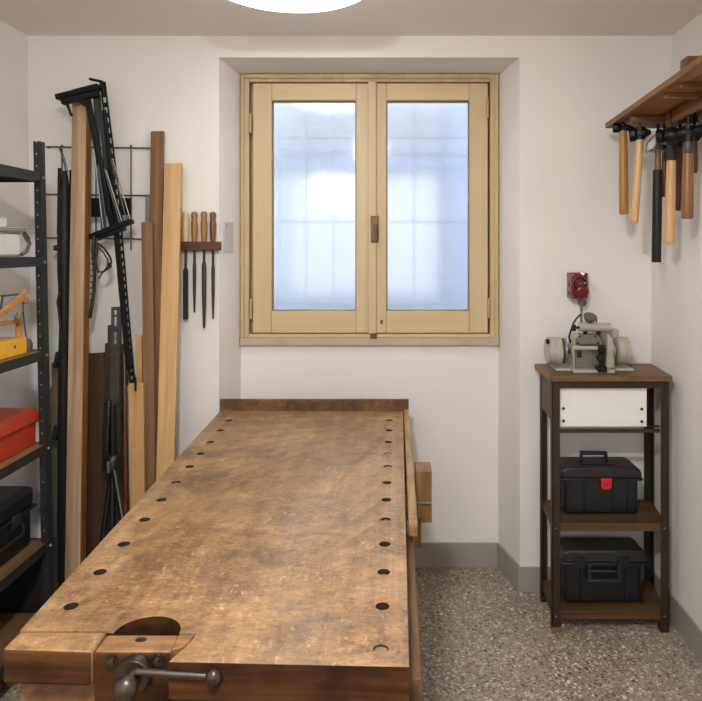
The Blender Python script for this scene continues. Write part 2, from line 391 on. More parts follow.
# ------------------------------------------------------------------ outside: the light well seen through the frosted panes
YO = 6.6
struct('floor_courtyard', MB().box(-4, 4, YN+.5, YO+.4, -.3, -.2), COURT)
mb = MB().box(-4, 4, YO, YO+.3, -.2, 2.25).box(-4, 4, YO, YO+.3, 2.25, 3.4)
struct('wall_courtyard', mb, FACADE)
def fx(px): return X(px, YO)
def fz(py): return Z(py, YO)
struct('trim_1', MB().box(fx(292), fx(436), YO-.05, YO, fz(296), fz(176)), FACADEW)
mb = MB()
for py in (106, 116, 126, 136, 146): mb.box(fx(283), fx(446), YO-.08, YO-.0, fz(py+4), fz(py))
struct('trim_2', mb, FACADEW)
struct('trim_3', MB().box(fx(255), fx(480), YO-.10, YO, fz(168), fz(158)), FACADEB)
struct('trim_4', MB().box(fx(255), fx(480), YO-.10, YO, fz(304), fz(297)), FACADEB)
struct('trim_5', MB().box(fx(450), fx(490), YO-.06, YO, fz(300), fz(100)), FACADEB)

mb = MB()
for i in range(10): mb.box(-.80+i*.15, -.796+i*.15, 3.62, 3.625, .9, 2.6)
for z in (1.24, 1.30, 1.75, 2.12, 2.22): mb.box(-.95, .70, 3.632, 3.637, z, z+.005)
struct('trim_6', mb, GRILLE)
# ------------------------------------------------------------------ ceiling lamps and an added fill lamp
def lamp(x, y, r, label, mat, zlow=2.535):
    t = thing('ceiling_lamp', label, 'lamp', (x, y, HC))
    obj('lamp_base', MB().lathe([(0, r), (-.022, r), (-.022, r-.012)], (x, y, HC), (0, 0, 1), 56), LAMPRIM, t)
    h = HC-.022-zlow
    prof = [(-.022, r-.014)]+[(-.022-h*math.sin(a), (r-.014)*math.cos(a)**.3) for a in [i*math.pi/16 for i in range(1, 8)]]+[(-.022-h, .002)]
    obj('diffuser', MB().lathe(prof, (x, y, HC), (0, 0, 1), 56), mat, t)
lamp(-.385, 2.31, .335, 'round white glowing ceiling lamp in front of the window', LAMP)
lamp(-.243, .25, .118, 'round white added fill lamp on the ceiling ahead of the near bench end', LAMPFILL)  # unseen fill lamp, added to light the room more evenly
lamp(-.87, -2.75, .30, 'deep round glowing ceiling lamp at the far rear of the room', LAMPC, 2.30)

# ------------------------------------------------------------------ workbench
ZT = .812; BENCH_ON = True; B0 = -BL/BK   # B0: the floor in bench units
bench = thing('workbench', 'large worn wooden carpenter workbench with rows of dog holes and a vise', 'workbench', (-.36, 2.08, 0))
arc = [(-.515+.068*math.cos(a), 1.341+.062*math.sin(a)) for a in [math.pi-i*math.pi/20 for i in range(21)]]
outline = [(-.858, 3.17), (-.7815, 1.350), (-.598, 1.350), (-.598, 1.343)]+arc+[(-.411, 1.3405), (-.4135, 1.318), (-.421, 1.292), (-.431, 1.266), (-.437, 1.2485), (-.075, 1.2365), (.0247, 1.233), (.034, 3.17)]
top = obj('bench_top', MB().prism(outline, .74, ZT), BENCH, bench)
ys_r = [1.288, 1.443, 1.595, 1.746, 1.903, 2.053, 2.203, 2.365, 2.512, 2.664, 2.836, 3.0]
ys_l = [Y for Y in (1.443, 1.595, 1.746, 1.903, 2.053, 2.203, 2.365, 2.512, 2.664, 2.836, 3.0)]
xr = lambda Y: -.030
xl = lambda Y: -.7215+(Y-1.443)*(-.0495/1.557)
cut = MB()
for Y in ys_r: cut.cyl((xr(Y), Y, .730), (xr(Y), Y, .83), .0155, seg=24)
for Y in ys_l: cut.cyl((xl(Y), Y, .730), (xl(Y), Y, .83), .0155, seg=24)
bmesh.ops.transform(cut.bm, matrix=MW[top.name].inverted() @ Matrix.Translation((0, 0, BL)) @ Matrix.Scale(BK, 4), verts=cut.bm.verts); bmesh.ops.recalc_face_normals(cut.bm, faces=cut.bm.faces)
cme = bpy.data.meshes.new('cutter'); cut.bm.to_mesh(cme); cut.bm.free()
cob = bpy.data.objects.new('cutter', cme); COL.objects.link(cob); cob.matrix_world = MW[top.name]
md = top.modifiers.new('holes', 'BOOLEAN'); md.object = cob; md.operation = 'DIFFERENCE'; md.solver = 'EXACT'
bpy.context.view_layer.update()
dg = bpy.context.evaluated_depsgraph_get(); nm = bpy.data.meshes.new_from_object(top.evaluated_get(dg))
top.modifiers.clear(); old = top.data; top.data = nm; bpy.data.meshes.remove(old)
bpy.data.objects.remove(cob); bpy.data.meshes.remove(cme)
HOLE = m_plain('hole_shade', (30, 21, 14), .8, 0, .2, 60)  # hole walls painted near black to stand for the shade inside
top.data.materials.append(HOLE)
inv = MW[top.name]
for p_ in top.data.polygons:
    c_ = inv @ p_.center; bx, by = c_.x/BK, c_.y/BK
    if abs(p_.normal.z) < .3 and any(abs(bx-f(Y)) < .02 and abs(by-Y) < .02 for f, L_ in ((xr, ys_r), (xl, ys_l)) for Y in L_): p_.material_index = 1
face_mat(top, BENCHEDGE, lambda n: False)
for p_ in top.data.polygons:
    if p_.normal.y < -.5 and abs(p_.normal.x) < .1 and p_.material_index == 0 and (inv @ p_.center).y < 1.25*BK: p_.material_index = 2
    if abs(p_.normal.z) < .3 and p_.material_index == 0 and (inv @ p_.center-Vector((-.515*BK, 1.365*BK, 0))).xy.length < .075: p_.material_index = 2  # cut-out walls get the dark wood as painted shade
bv = top.modifiers.new('bevel', 'BEVEL'); bv.width = .004; bv.segments = 2; bv.limit_method = 'ANGLE'
for Y, dz in ((1.288, .003), (1.595, .012), (1.903, .006), (2.365, .004), (2.512, .002)):
    obj('dog_plug', MB().lathe([(0, .0145), (.04-dz-.002, .0145), (.04-dz, .0135)], (xr(Y), Y, .772), (0, 0, 1), 24), BENCH, bench)
for Y, dz in ((1.443, .02), (2.203, .005)):
    obj('dog_plug', MB().lathe([(0, .0145), (.04-dz-.002, .0145), (.04-dz, .0135)], (xl(Y), Y, .772), (0, 0, 1), 24), OAK if dz > .01 else BENCH, bench)
cap = obj('end_cap', MB().prism([(-.7815, 1.3485), (-.781, 1.288), (-.599, 1.279), (-.599, 1.3485)], .742, ZT), BENCH, bench, .007)
face_mat(cap, BENCHEDGE, lambda n: n.y < -.5 or n.x < -.5)  # front and left faces take the darker tone, grime and painted shade together
obj('bolt_cover', MB().lathe([(0, .016), (.001, .016), (.002, .014)], ray(41, 639, 1.319)+Vector((0, 0, ZT-ray(41, 639, 1.319).z)), (0, 0, 1), 24), BENCH, cap)
# aprons below the top
obj('front_apron', MB().box(-.432, -.076, 1.254, 1.29, .60, .7395), BENCHEDGE, bench, .003)
obj('front_apron', MB().box(-.756, -.60, 1.305, 1.34, .60, .7395), BENCHRAIL, bench, .003)
obj('corner_block', MB().box(-.0745, .0235, 1.2525, 1.30, .60, .7395), BENCHEDGE, bench, .004)
obj('side_apron', MB().box(.0, .036, 1.97, 3.15, .62, .7395), BENCHRAIL, bench, .003)
obj('side_apron', MB().box(.0, .052, 1.31, 1.965, .52, .7395), BENCHRAIL, bench, .003)
obj('side_apron', MB().prism([(-.76, 1.36), (-.72, 1.36), (-.79, 3.15), (-.83, 3.15)], .62, .7395), BENCHRAIL, bench, .003)
obj('back_board', MB().prism([(-.860, 3.171), (.062, 3.171), (.062, 3.197), (-.861, 3.197)], .735, .866), BENCHRAIL, bench, .003)
obj('side_board', MB().box(.0365, .0635, 1.9, 3.17, .762, .822), BENCHTRIM, bench, .004)
obj('side_board', MB().box(.0365, .056, 2.35, 3.16, .70, .7615), BENCHRAIL, bench, .003)
for x0, y0 in ((-.10, 1.52), (-.10, 2.86), (-.70, 1.52), (-.78, 2.86)):
    obj('leg', MB().box(x0, x0+.1, y0, y0+.1, B0, .7395), BENCHLEG, bench, .005)
obj('stretcher', MB().box(-.075, -.025, 1.62, 2.86, .14, .24), BENCHRAIL, bench, .004)
obj('stretcher', MB().box(-.71, -.66, 1.62, 2.86, .14, .24), BENCHRAIL, bench, .004)
obj('stretcher', MB().box(-.60, -.10, 1.545, 1.595, .24, .34), BENCHEDGE, bench, .004)
obj('stretcher', MB().box(-.68, -.10, 2.885, 2.935, .24, .34), BENCHEDGE, bench, .004)
# front vise
jaw = obj('vise_jaw', MB().prism([(-.5955, 1.279), (-.4425, 1.279), (-.446, 1.3385), (-.5955, 1.3385)], .585, ZT), VISEWOOD, bench, .006)
face_mat(jaw, BENCHEDGE, lambda n: n.y < -.5)
obj('jaw_wing', MB().prism([(-.4475, 1.3385), (-.4135, 1.3375), (-.417, 1.318), (-.4245, 1.297), (-.4445, 1.288)], .752, ZT-.0005), VISEWOOD, jaw, .002)
obj('jaw_knot', MB().lathe([(0, .010), (.0008, .010), (.0012, .009)], ray(141, 640.5, 1.319)+Vector((0, 0, ZT-.0002-ray(141, 640.5, 1.319).z)), (0, 0, 1), 16, 1.2, .8), SCREW, jaw)
for px, py in ((112, 660.5), (157.5, 660)):
    p = ray(px, py, 1.279)
    b_ = obj('jaw_bolt', MB().lathe([(0, .0125), (.004, .0125), (.004, .008), (.010, .007), (.011, .004)], p, (0, -1, 0), 16), VISEST, jaw)
pc = ray(137, 670, 1.279); pe = pc-Vector((0, .1, 0)); ax = (pe-pc).normalized()
scr = obj('vise_screw', MB().lathe([(-.004, .032), (.0, .034), (.016, .034), (.020, .031), (.021, .018), (.034, .016), (.036, .0175), (.042, .0215), (.050, .0235), (.058, .0215), (.064, .0155), (.068, .008), (.069, .001)], pc-Vector((0, .004, 0)), ax, 32), VISEST, jaw)
pb0 = ray(136, 672, 1.245); pb1 = ray(214, 676.5, 1.245)
obj('vise_handle', MB().cyl(pb0, pb1, .0074, .0070, 18).ball(pb1, .0165, 20, 12), VISEST, scr)
# screw passing into the round cut-out behind the jaw
obj('vise_guide', MB().cyl((-.515, 1.33, .70), (-.515, 1.40, .70), .03, seg=20).lathe([(0, .022), (.05, .022), (.056, .012)], (-.510, 1.365, .728), (0, 0, 1), 20), VISEST, jaw)
# tail vise on the far right side
tv = obj('tail_vise_jaw', MB().box(.073, .135, 2.45, 2.556, Z(523, 2.45), Z(471, 2.45)), OAK, bench, .003)
obj('tail_vise_bracket', MB().box(.066, .134, 2.436, 2.4495, Z(503.5, 2.44), Z(501.5, 2.44)).box(.084, .088, 2.44, 2.4495, Z(519, 2.44), Z(502, 2.44)), GREYST, tv)
obj('tail_vise_screw', MB().cyl((.03, 2.50, .655), (.074, 2.50, .655), .012), GREYST, tv)
obj('tail_vise_guide', MB().box(.0565, .0935, 2.40, 2.45, Z(548, 2.40), Z(524, 2.40)), OAK, bench, .003)
obj('tail_vise_block', MB().box(.036, .0725, 2.40, 2.54, .60, .70), BENCHRAIL, bench, .003)

BENCH_ON = False
# ------------------------------------------------------------------ leaning boards
def lean(name, label, cat, mat, topp, low, Yt, Yf, thick, group=None, bevel=.0025, width=None):
    """topp/low = (left px, right px, row): front face edges; the foot is on the floor at depth Yf"""
    P1 = ray((topp[0]+topp[1])/2, topp[2], Yt)
    zt = P1.z; m = (Yt-Yf)/zt; k = (low[2]-CY)/F
    zl = (H-k*Yf)/(1+k*m); Yl = Yf+m*zl
    P2 = Vector((X((low[0]+low[1])/2, Yl), Yl, zl))
    u = (P1-P2).normalized()
    w = width or ((topp[1]-topp[0])*Yt/F+(low[1]-low[0])*Yl/F)/2
    wd = Vector((1, 0, 0)); wd = (wd-u*wd.dot(u)).normalized(); d = u.cross(wd)
    if d.y < 0: d = -d
    foot = P1-u*(P1.z/u.z)
    lo = min(a*wd.z+b*d.z for a in (-w/2, w/2) for b in (0, thick))
    foot = foot+u*((.001-lo)/u.z)
    L = (P1-foot).length
    M = Matrix((wd, d, u)).transposed().to_4x4(); M.translation = foot
    o = solo(name, MB().box(-w/2, w/2, 0, thick, 0, L), mat, label, cat, group, bevel, M=M, local=True)
    return o, M, w, L
# thick pine beam: two-tone, its own thing with an orange edge laminate
o, M, w, L = lean('timber_beam', 'thick pale pine beam with orange-brown edge leaning beside the rack post', 'timber', PINE, (72.5, 86, 99), (64, 80, 580), 2.93, 2.72, .046)
obj('edge_strip', MB().box(w/2, w/2+.004, 0, .046, 0.003, L-.02, M), PINEEDGE, o, 0, M=M, label='orange-brown edge of the beam')
lean('wood_board', 'tallest brown board leaning between the pale plank and the wire grid', 'board', TALLW, (150, 164, 131), (145.5, 157.5, 490), 3.005, 2.80, .02)
lean('wood_board', 'pale yellow plank with clear grain leaning left of the chisel holder', 'board', PALE, (164.4, 181, 163), (156, 174, 468), 2.955, 2.70, .022)
lean('wood_board', 'narrow mid-brown board with a dark knot leaning left of the tallest board', 'board', MIDW, (141, 152, 222), (144, 155, 490), 2.93, 2.74, .02)
lean('wood_board', 'short wide pale board standing under the black slotted bar', 'board', PALER, (128, 143, 383), (129.5, 144.5, 503), 2.82, 2.69, .018)
lean('wood_board', 'narrow pale strip of wood rising behind the short wide pale board', 'board', PALER, (135.5, 141.3, 335), (136.5, 143.2, 480), 2.885, 2.77, .013)
lean('wood_board', 'wide dark brown board standing just right of the thick pine beam', 'board', DARKW, (84, 104, 353), (84, 103, 500), 3.0, 2.84, .018)
lean('wood_board', 'very dark narrow board behind the left side of the steel channel', 'board', DARKW2, (105, 112, 343), (101, 109, 480), 2.975, 2.82, .012)
lean('wood_board', 'thin dark stick left of the steel channel, taller than the dark boards', 'board', DARKW2, (107.5, 111.5, 325), (106.5, 111, 480), 2.95, 2.80, .012)
lean('wood_board', 'dark brown strip leaning right of the steel channel', 'board', DARKW2, (118.5, 124.5, 344), (121, 128, 490), 3.0, 2.83, .012)
o = MB(); p1 = ray(124.4, 350, 2.955); p0 = ray(125.8, 500, 2.80); u = (p0-p1).normalized(); foot = p1+u*(p1.z/-u.z); foot.z = .004
solo('wooden_rod', MB().cyl(foot, p1, .008, seg=12), m_wood('rod_brown', (74, 42, 26), (106, 66, 42), 'z', 40, .3), 'thin glossy reddish-brown rod beside the dark brown strip', 'rod')
# steel channel with a slot near its end
P1 = ray(116.5, 307, 2.965); P2 = ray(115.5, 480, 2.86)
u = (P1-P2).normalized(); foot = P1-u*(P1.z/u.z)+Vector((0, 0, .006))
wd = Vector((1, 0, 0)); wd = (wd-u*wd.dot(u)).normalized(); d = u.cross(wd); d = d if d.y > 0 else -d
M = Matrix((wd, d, u)).transposed().to_4x4(); M.translation = foot; L = (P1-foot).length; hwid = .019
c = MB(); c.box(-hwid, -hwid+.003, -.012, .012, 0, L, M); c.box(hwid-.003, hwid, -.012, .012, 0, L, M)
zz = [0, L-.165, L-.115, L-.085, L-.045, L-.035, L-.015, L]
for i in range(7):
    if i in (1, 3, 5):
        for s_ in (-1, 1): c.box(min(s_*.006, s_*(hwid-.003)), max(s_*.006, s_*(hwid-.003)), -.012, -.009, zz[i], zz[i+1], M)
    else: c.box(-hwid+.003, hwid-.003, -.012, -.009, zz[i], zz[i+1], M)
solo('steel_channel', c, STEELOLD, 'grey steel channel with slots near its top standing among dark boards', 'metal bar', M=M)

# ------------------------------------------------------------------ wire grid, bits hanging on it
YG = 3.026
g = thing('wire_grid', 'thin dark wire grid panel fixed to the wall behind the leaning boards', 'wire rack', (X(100, YG), YG, Z(250, YG)))
for py in (147, 194.5, 238):
    obj('grid_wire', MB().cyl(ray(41 if py != 147 else 46, py-.3, YG), ray(153, py+1.2, YG), .0035, seg=8), WIRE, g)
for px, q in ((131, 250), (62, 240), (96, 240)):
    obj('grid_wire', MB().cyl(ray(px, 146, YG-.007), ray(px, q, YG-.007), .0035, seg=8).ball(ray(px, 146, YG-.007), .006, 8, 6), WIRE, g)
for px, py in ((48, 147), (151, 148), (131, 238)):
    obj('wall_fixing', MB().cyl(ray(px, py, YG), (X(px, YG), YW+.001, Z(py, YG)), .005, seg=8), WIRE, g)
bl = MB(); a_ = ray(147, 196, YG-.006); b_ = ray(147.3, 226, YG-.006)
solo('steel_strip', MB().bar(a_, b_, .018, .002).cyl(ray(147, 194.2, YG-.012), ray(147, 198, YG-.006), .002, seg=8), GREYST, 'small grey steel strip hanging on the wire grid beside the tallest board', 'metal strip')

# folded black stand hanging left of the beam
def pt(px, py, Y=2.965): return ray(px, py, Y)
st = thing('folded_stand', 'folded black stand with strap hanging left of the thick pine beam', 'stand', ray(64, 560, 2.93))
prof = [(172, .009), (190, .020), (205, .027), (230, .031), (275, .030), (300, .024), (330, .021), (360, .024), (410, .026), (470, .026), (580, .025)]
tp = pt(65, 171); bt_ = pt(63, 585, 2.86); axd = (bt_-tp)
def along(py): return (py-172)/(585-172)*axd.length
obj('stand_body', MB().lathe([(along(p), r) for p, r in prof], tp, axd, 18), RUB, st)
obj('hanging_cord', MB().tube([pt(66, 173), pt(64, 162), pt(61, 152), pt(59, 146.5, 3.0), pt(58.6, 147, 3.03)], .003).tube([pt(68, 172), pt(65, 160), pt(61.5, 150), pt(59.4, 146.5, 3.03)], .002), WIRE, st)
obj('stand_leg', MB().bar(pt(59.5, 168, 2.95), pt(58.5, 235, 2.94), .012, .014), BLK, st, .003)
obj('stand_leg', MB().bar(pt(72, 170, 2.985), pt(71, 300, 2.985), .02, .014), BLK, st, .003)
obj('stand_strap', MB().tube([pt(60, 292, 2.91), pt(57.5, 302, 2.90), pt(59, 311, 2.9), pt(61, 330, 2.9), pt(64, 345, 2.9), pt(62, 365, 2.9)], .006), RUB, st)
obj('stand_knob', MB().lathe([(0, .012), (.02, .014), (.026, .010)], pt(60, 248, 2.93), (-1, -.4, 0), 14), RUB, st)
obj('stand_clamp', MB().bar(pt(58, 352, 2.92), pt(55, 368, 2.9), .016, .02), RUB, st, .004)
obj('stand_clamp', MB().bar(pt(57, 425, 2.9), pt(54, 440, 2.88), .02, .02), RUB, st, .004)
# grey cardboard pieces left of the stand
cb = MB(); cb.prism([(X(53, 2.99), Z(362, 2.99)), (X(60, 2.99), Z(360, 2.99)), (X(61, 2.99), 0.002), (X(50, 2.99), 0.002), (X(50.5, 2.99), Z(392, 2.99)), (X(53.5, 2.99), Z(385, 2.99))], 2.975, 2.995, Matrix(((1, 0, 0, 0), (0, 0, 1, 0), (0, 1, 0, 0), (0, 0, 0, 1))))
solo('board_offcut', cb, GREYCARD, 'torn grey offcut standing between the rack post and the folded black stand', 'offcut')

# ------------------------------------------------------------------ black slotted steel frame
Yb = 2.895
fr = thing('folding_rack', 'black slotted steel folding rack with rods leaning across the top of the pine beam', 'folded rack', ray(134, 385, 2.90))
def slotted(P1, P2, w, t, pitch, slot, up=(0, -1, 0)):
    P1 = Vector(P1); P2 = Vector(P2); u = (P2-P1).normalized(); d = Vector(up); d = (d-u*d.dot(u)).normalized(); x = d.cross(u)
    M = Matrix((x, d, u)).transposed().to_4x4(); M.translation = P1; L = (P2-P1).length; m = MB()
    s_ = w*.27
    m.box(-w/2, -w/2+s_, -t/2, t/2, 0, L, M); m.box(w/2-s_, w/2, -t/2, t/2, 0, L, M)
    z = 0
    while z < L:
        m.box(-w/2+s_, w/2-s_, -t/2, t/2, z, min(L, z+pitch-slot), M); z += pitch
    return m
def q(px, py, dy=0): return ray(px, py, Yb+dy)
m = slotted(q(102.5, 82), q(121.5, 232), .027, .004, .046, .024)
obj('slotted_upright', m, BLK, fr)
m = slotted(q(117.5, 205, .01), q(132.5, 384, 0), .024, .004, .034, .017); m.bar(q(114, 205, .02), q(129, 370, .01), .02, .02)
obj('slotted_upright', m, BLK, fr)
obj('upright_hook', MB().tube([q(129.5, 366, -.01), q(127.5, 376, -.09), q(127.5, 385, -.09)], .004).tube([q(133, 372, -.01), q(135.5, 380, -.09), q(135.5, 391, -.09)], .005), BLK, fr)
m = MB().bar(q(87, 96, -.02), q(114, 235), .024, .02); obj('upright', m, BLK, fr, .003)
obj('upright', MB().bar(q(103, 110, .03), q(118, 232, .02), .03, .012), BLK, fr, .003)
m = MB().bar(q(57.5, 98, -.02), q(99, 87.5, -.02), .024, .05).bar(q(62, 102, -.02), q(99, 93, -.02), .028, .03).bar(q(74, 92, -.03), q(99, 85.5, -.03), .014, .04)
obj('top_bracket', m, BLK, fr, .004)
m = MB().bar(q(89.5, 79), q(103, 82), .011, .02).bar(q(101.5, 81), q(104.5, 96), .013, .02); obj('bracket_hook', m, BLK, fr, .003)
obj('flat_bar', MB().bar(q(95.5, 96, .012), q(103.5, 230, .012), .022, .004), STEELOLD, fr, .001)
obj('flat_bar', MB().bar(q(99, 96, .02), q(111, 230, .02), .016, .004), WIRE, fr, .001)
obj('bracket_arm', MB().bar(q(65, 98), q(71.5, 116), .010, .012), BLK, fr, .002)
obj('bracket_arm', MB().bar(q(77, 99, -.035), q(87, 106, -.035), .016, .006), BLK, fr, .002)
m = MB().bar(q(91, 237, -.01), q(132, 221, -.01), .022, .05).bar(q(96, 238, -.01), q(125, 227, -.01), .03, .03)
obj('bottom_bracket', m, BLK, fr, .004)
for a_, b_ in (((94, 150), (103, 228)), ((98, 165), (107, 228)), ((106, 170), (122, 222)), ((104, 168), (120, 224)), ((113, 160), (130, 219)), ((111, 158), (127, 222))):
    obj('rod', MB().cyl(q(*a_, -.02), q(*b_, -.02), .0032, seg=8), SILV if a_[0] in (94, 106, 113) else WIRE, fr)
for (x0, x1, y0, y1) in ((91, 106, 198, 217), (118.5, 131, 198, 215)):
    a_ = q(x0, y1, .06); b_ = q(x1, y0, .06)
    obj('bracket_plate', MB().box(a_.x, b_.x, a_.y, a_.y+.01, a_.z, b_.z), BLK, fr, .002)
# cable hanging from its lower bracket
cbm = MB()
cbm.tube([q(94, 236, -.03), q(93, 250, -.03), q(94.5, 270, -.03), q(94, 290, -.03), q(92, 305, -.03), q(90, 318, -.03)], .008)
cbm.tube([q(96, 238, -.03), q(97, 252, -.035), q(95, 268, -.035), q(93, 288, -.035)], .006)
cbm.tube([q(97, 243, -.03), q(104, 248, -.035), q(110, 257, -.04), q(111.5, 262, -.04), q(109, 268, -.04), q(103, 272, -.04), q(98, 272, -.035), q(96, 262, -.03)], .0045)
cbm.tube([q(97, 246, -.03), q(103, 252, -.03), q(108, 260, -.035), q(108, 266, -.035), q(101, 275, -.03), q(98.5, 279, -.03)], .003)
cbm.lathe([(-.009, .002), (-.006, .012), (.006, .012), (.009, .002)], q(109.5, 265, -.04), (1, .2, .3), 12)
for i in range(9): cbm.lathe([(-.003, .008), (0, .0115), (.003, .008)], q(93.6-(i/9)*1.5, 252+i*6, -.03), (0, 0, 1), 10)
solo('cable_bundle', cbm, RUB, 'looped black cable bundle hanging from the lower bracket of the black folding rack', 'cable')

# black folded tripod among the boards
tr = thing('tripod', 'black folded tripod standing in front of the steel channel', 'tripod', (X(112, 2.80), 2.80, 0))
hb = ray(113, 463, 2.775)
obj('tripod_hub', MB().lathe([(-.03, .022), (-.02, .032), (.02, .034), (.035, .024), (.04, .016)], hb, (0, 0, 1), 18), PLAST, tr)
obj('tripod_column', MB().cyl(hb+Vector((0, 0, .02)), ray(112.5, 405, 2.80), .013, seg=14), BLK, tr)
obj('column_bracket', MB().bar(ray(108, 400, 2.80), ray(106, 470, 2.775), .028, .03), PLAST, tr, .005)
for px, Yq in ((102, 2.73), (112, 2.68), (127, 2.64)):
    e = ray(px, 545, Yq); d_ = (e-hb).normalized(); e = hb+d_*((hb.z-.012)/-d_.z)
    lg = obj('tripod_leg', MB().cyl(hb, e, .013, .011, 12), BLK if px == 112 else PLAST, tr)
    obj('rubber_foot', MB().cyl(e-d_*.03, e+d_*.004, .016, .014, 12), RUB, lg)
obj('leg_lock', MB().box(hb.x-.008, hb.x+.004, hb.y-.045, hb.y-.03, hb.z-.03, hb.z+.02), SILV, tr, .003)

# ------------------------------------------------------------------ chisel holder
YH = 2.996
hx0, hx1 = X(179, YH), X(219.3, YH)
ch = solo('tool_holder', MB().box(hx0, hx1, YH, YW-.001, Z(250.5, YH), Z(241.5, YH)), HOLDW, 'small dark wooden holder strip with four handled tools beside the window', 'tool holder', bevel=.003)
def chisel(px, ytop, hmat, shaft_end, blade, tip, w, label, taper=False, r=.0155):
    x = X(px, YH+.018); y = YH+.018
    zt_, zs = Z(ytop, y), Z(241.5, y)
    t = thing('chisel' if not taper else 'file', label, 'chisel' if not taper else 'file', (x, y, Z(tip, y)), 'tools in the wall holder')
    Lh = zt_-zs+.004
    obj('handle', MB().lathe([(0, r*.72), (.01, r*.78), (Lh*.3, r*.95), (Lh*.6, r*1.0), (Lh*.72, r*.84), (Lh*.78, r*.82), (Lh*.86, r*.98), (Lh*.95, r*.9), (Lh, r*.45)], (x, y, zs-.004), (0, 0, 1), 18), hmat, t)
    obj('shank', MB().cyl((x, y, zs-.002), (x, y, Z(shaft_end, y)), .0062, .0056, 10), FILEST, t)
    if taper: obj('blade', MB().lathe([(0, .006), (-.02, w), (-(Z(shaft_end, y)-Z(tip, y))*.6, w*.85), (-(Z(shaft_end, y)-Z(tip, y)), w*.45)], (x, y, Z(shaft_end, y)), (0, 0, 1), 8, 1, .7), FILEST, t)
    else: obj('blade', MB().prism([(-w*.5, 0), (-w, -.012), (-w, -(Z(shaft_end, y)-Z(tip, y))), (w, -(Z(shaft_end, y)-Z(tip, y))), (w, -.012), (w*.5, 0)], -.0045, .0045, Matrix(((1, 0, 0, x), (0, 0, 1, y), (0, 1, 0, Z(shaft_end, y)), (0, 0, 0, 1)))), FILEST, t, .001)
    return t
chisel(185.6, 211.5, C_PALE, 268, 0, 319.5, .0115, 'flat chisel with the palest handle, leftmost in the wall holder')
chisel(194.4, 211.5, C_AMB, 262, 0, 312.5, .0085, 'tapered file with amber handle next to the palest chisel', True)
chisel(204, 211.3, C_AMB, 261, 0, 328, .0115, 'longest file with amber handle, third along the wall holder', True)
chisel(213, 211.8, C_DARK, 264, 0, 319, .0088, 'slim file with the darkest handle, nearest the window', True)

# plate on the left niche reveal
def reveal(px0, px1, py0, py1):
    # reveal plane runs from (NOX0,YW) to (NIX0,YN)
    def hit(px):
        k = (px-CX)/F; s_ = (k*YW-NOX0)/((NIX0-NOX0)-k*(YN-YW)); return Vector((NOX0+s_*(NIX0-NOX0), YW+s_*(YN-YW), 0))
    A, B = hit(px0), hit(px1); n = Vector(((B-A).y, -(B-A).x, 0)).normalized()
    return A, B, n
A, B, n = reveal(223, 232.5, 0, 0)
z0, z1 = Z(252.5, A.y), Z(221.5, A.y)
m = MB(); pts = [(A.x, A.y), (B.x, B.y), (B.x+n.x*.006, B.y+n.y*.006), (A.x+n.x*.006, A.y+n.y*.006)]; m.prism(pts, z0, z1)
wp = solo('wall_plate', m, GREYP, 'blank pale grey rectangular plate on the left side of the window niche', 'wall plate', bevel=.001)
obj('screw', MB().lathe([(0, .004), (.002, .003)], (A*.78+B*.22)+n*.006+Vector((0, 0, z1-.014)), n, 10), SCREW, wp)

# ------------------------------------------------------------------ left steel rack
rk = thing('steel_rack', 'black slotted steel shelving rack with brown shelves against the left wall', 'shelf rack', (-1.52, 2.05, 0))
RY0, RY1 = 1.46, 2.548
def postx(z): return -1.3362-.0199*z
def angle_post(y0, y1, near, xs):   # slotted angle post with real holes
    m = MB(); zt = 2.02; sgn = 1 if y1 > y0 else -1
    def P(dx, y, z): return Vector((postx(z)+dx+xs, y, z))
    def slab(dx0, dx1, ya, yb, z0, z1):
        p = [P(d_, y, z) for z in (z0, z1) for y in (ya, yb) for d_ in (dx0, dx1)]
        m.poly(p, [(0, 2, 3, 1), (4, 5, 7, 6), (0, 1, 5, 4), (2, 6, 7, 3), (0, 4, 6, 2), (1, 3, 7, 5)])
    slab(-.003, 0, y0, y1, 0, zt)
    f0 = y0
    slab(-.026, -.0175, f0, f0+.003, 0, zt); slab(-.0125, -.003, f0, f0+.003, 0, zt)
    z = 0
    while z < zt-.01:
        slab(-.0175, -.0125, f0, f0+.003, z, min(zt, z+.041)); z += .047
    return m
obj('post', angle_post(2.512, RY1, True, 0), RACKST, rk)
obj('post', angle_post(RY0, RY0+.036, True, 0), RACKST, rk)
obj('post', MB().bar((-1.648, RY1-.018, 0), (-1.690, RY1-.018, 2.02), .03, .036), RACKST, rk)
obj('post', MB().bar((-1.648, RY0+.018, 0), (-1.690, RY0+.018, 2.02), .03, .036), RACKST, rk)
SH = [1.900, 1.572, 1.210, .848, .470, .182]
for z in SH:
    xf = postx(z)-.002; xb = -1.642-.022*z
    m = MB()
    m.box(xf-.0025, xf, RY0+.003, 2.5115, z-.036, z); m.box(xb, xb+.0025, RY0+.003, RY1-.003, z-.036, z)
    m.box(xb, xf-.0025, RY1-.006, RY1-.0035, z-.036, z); m.box(xb, xf-.0025, RY0+.004, RY0+.0065, z-.036, z)
    m.box(xf-.02, xf-.0025, RY0+.007, RY1-.007, z-.036, z-.034)
    bm_ = obj('shelf_beam', m, RACKST, rk)
    obj('shelf_board', MB().box(xb+.004, xf-.006, RY0+.009, RY1-.008, z-.018, z-.002), CHIPB if z < 1.85 else BLK, rk)
    obj('bolt', MB().lathe([(0, .006), (.004, .005)], (postx(z), 2.53, z-.02), (1, 0, 0), 8), GREYST, rk)
def on(z): return z-.0015
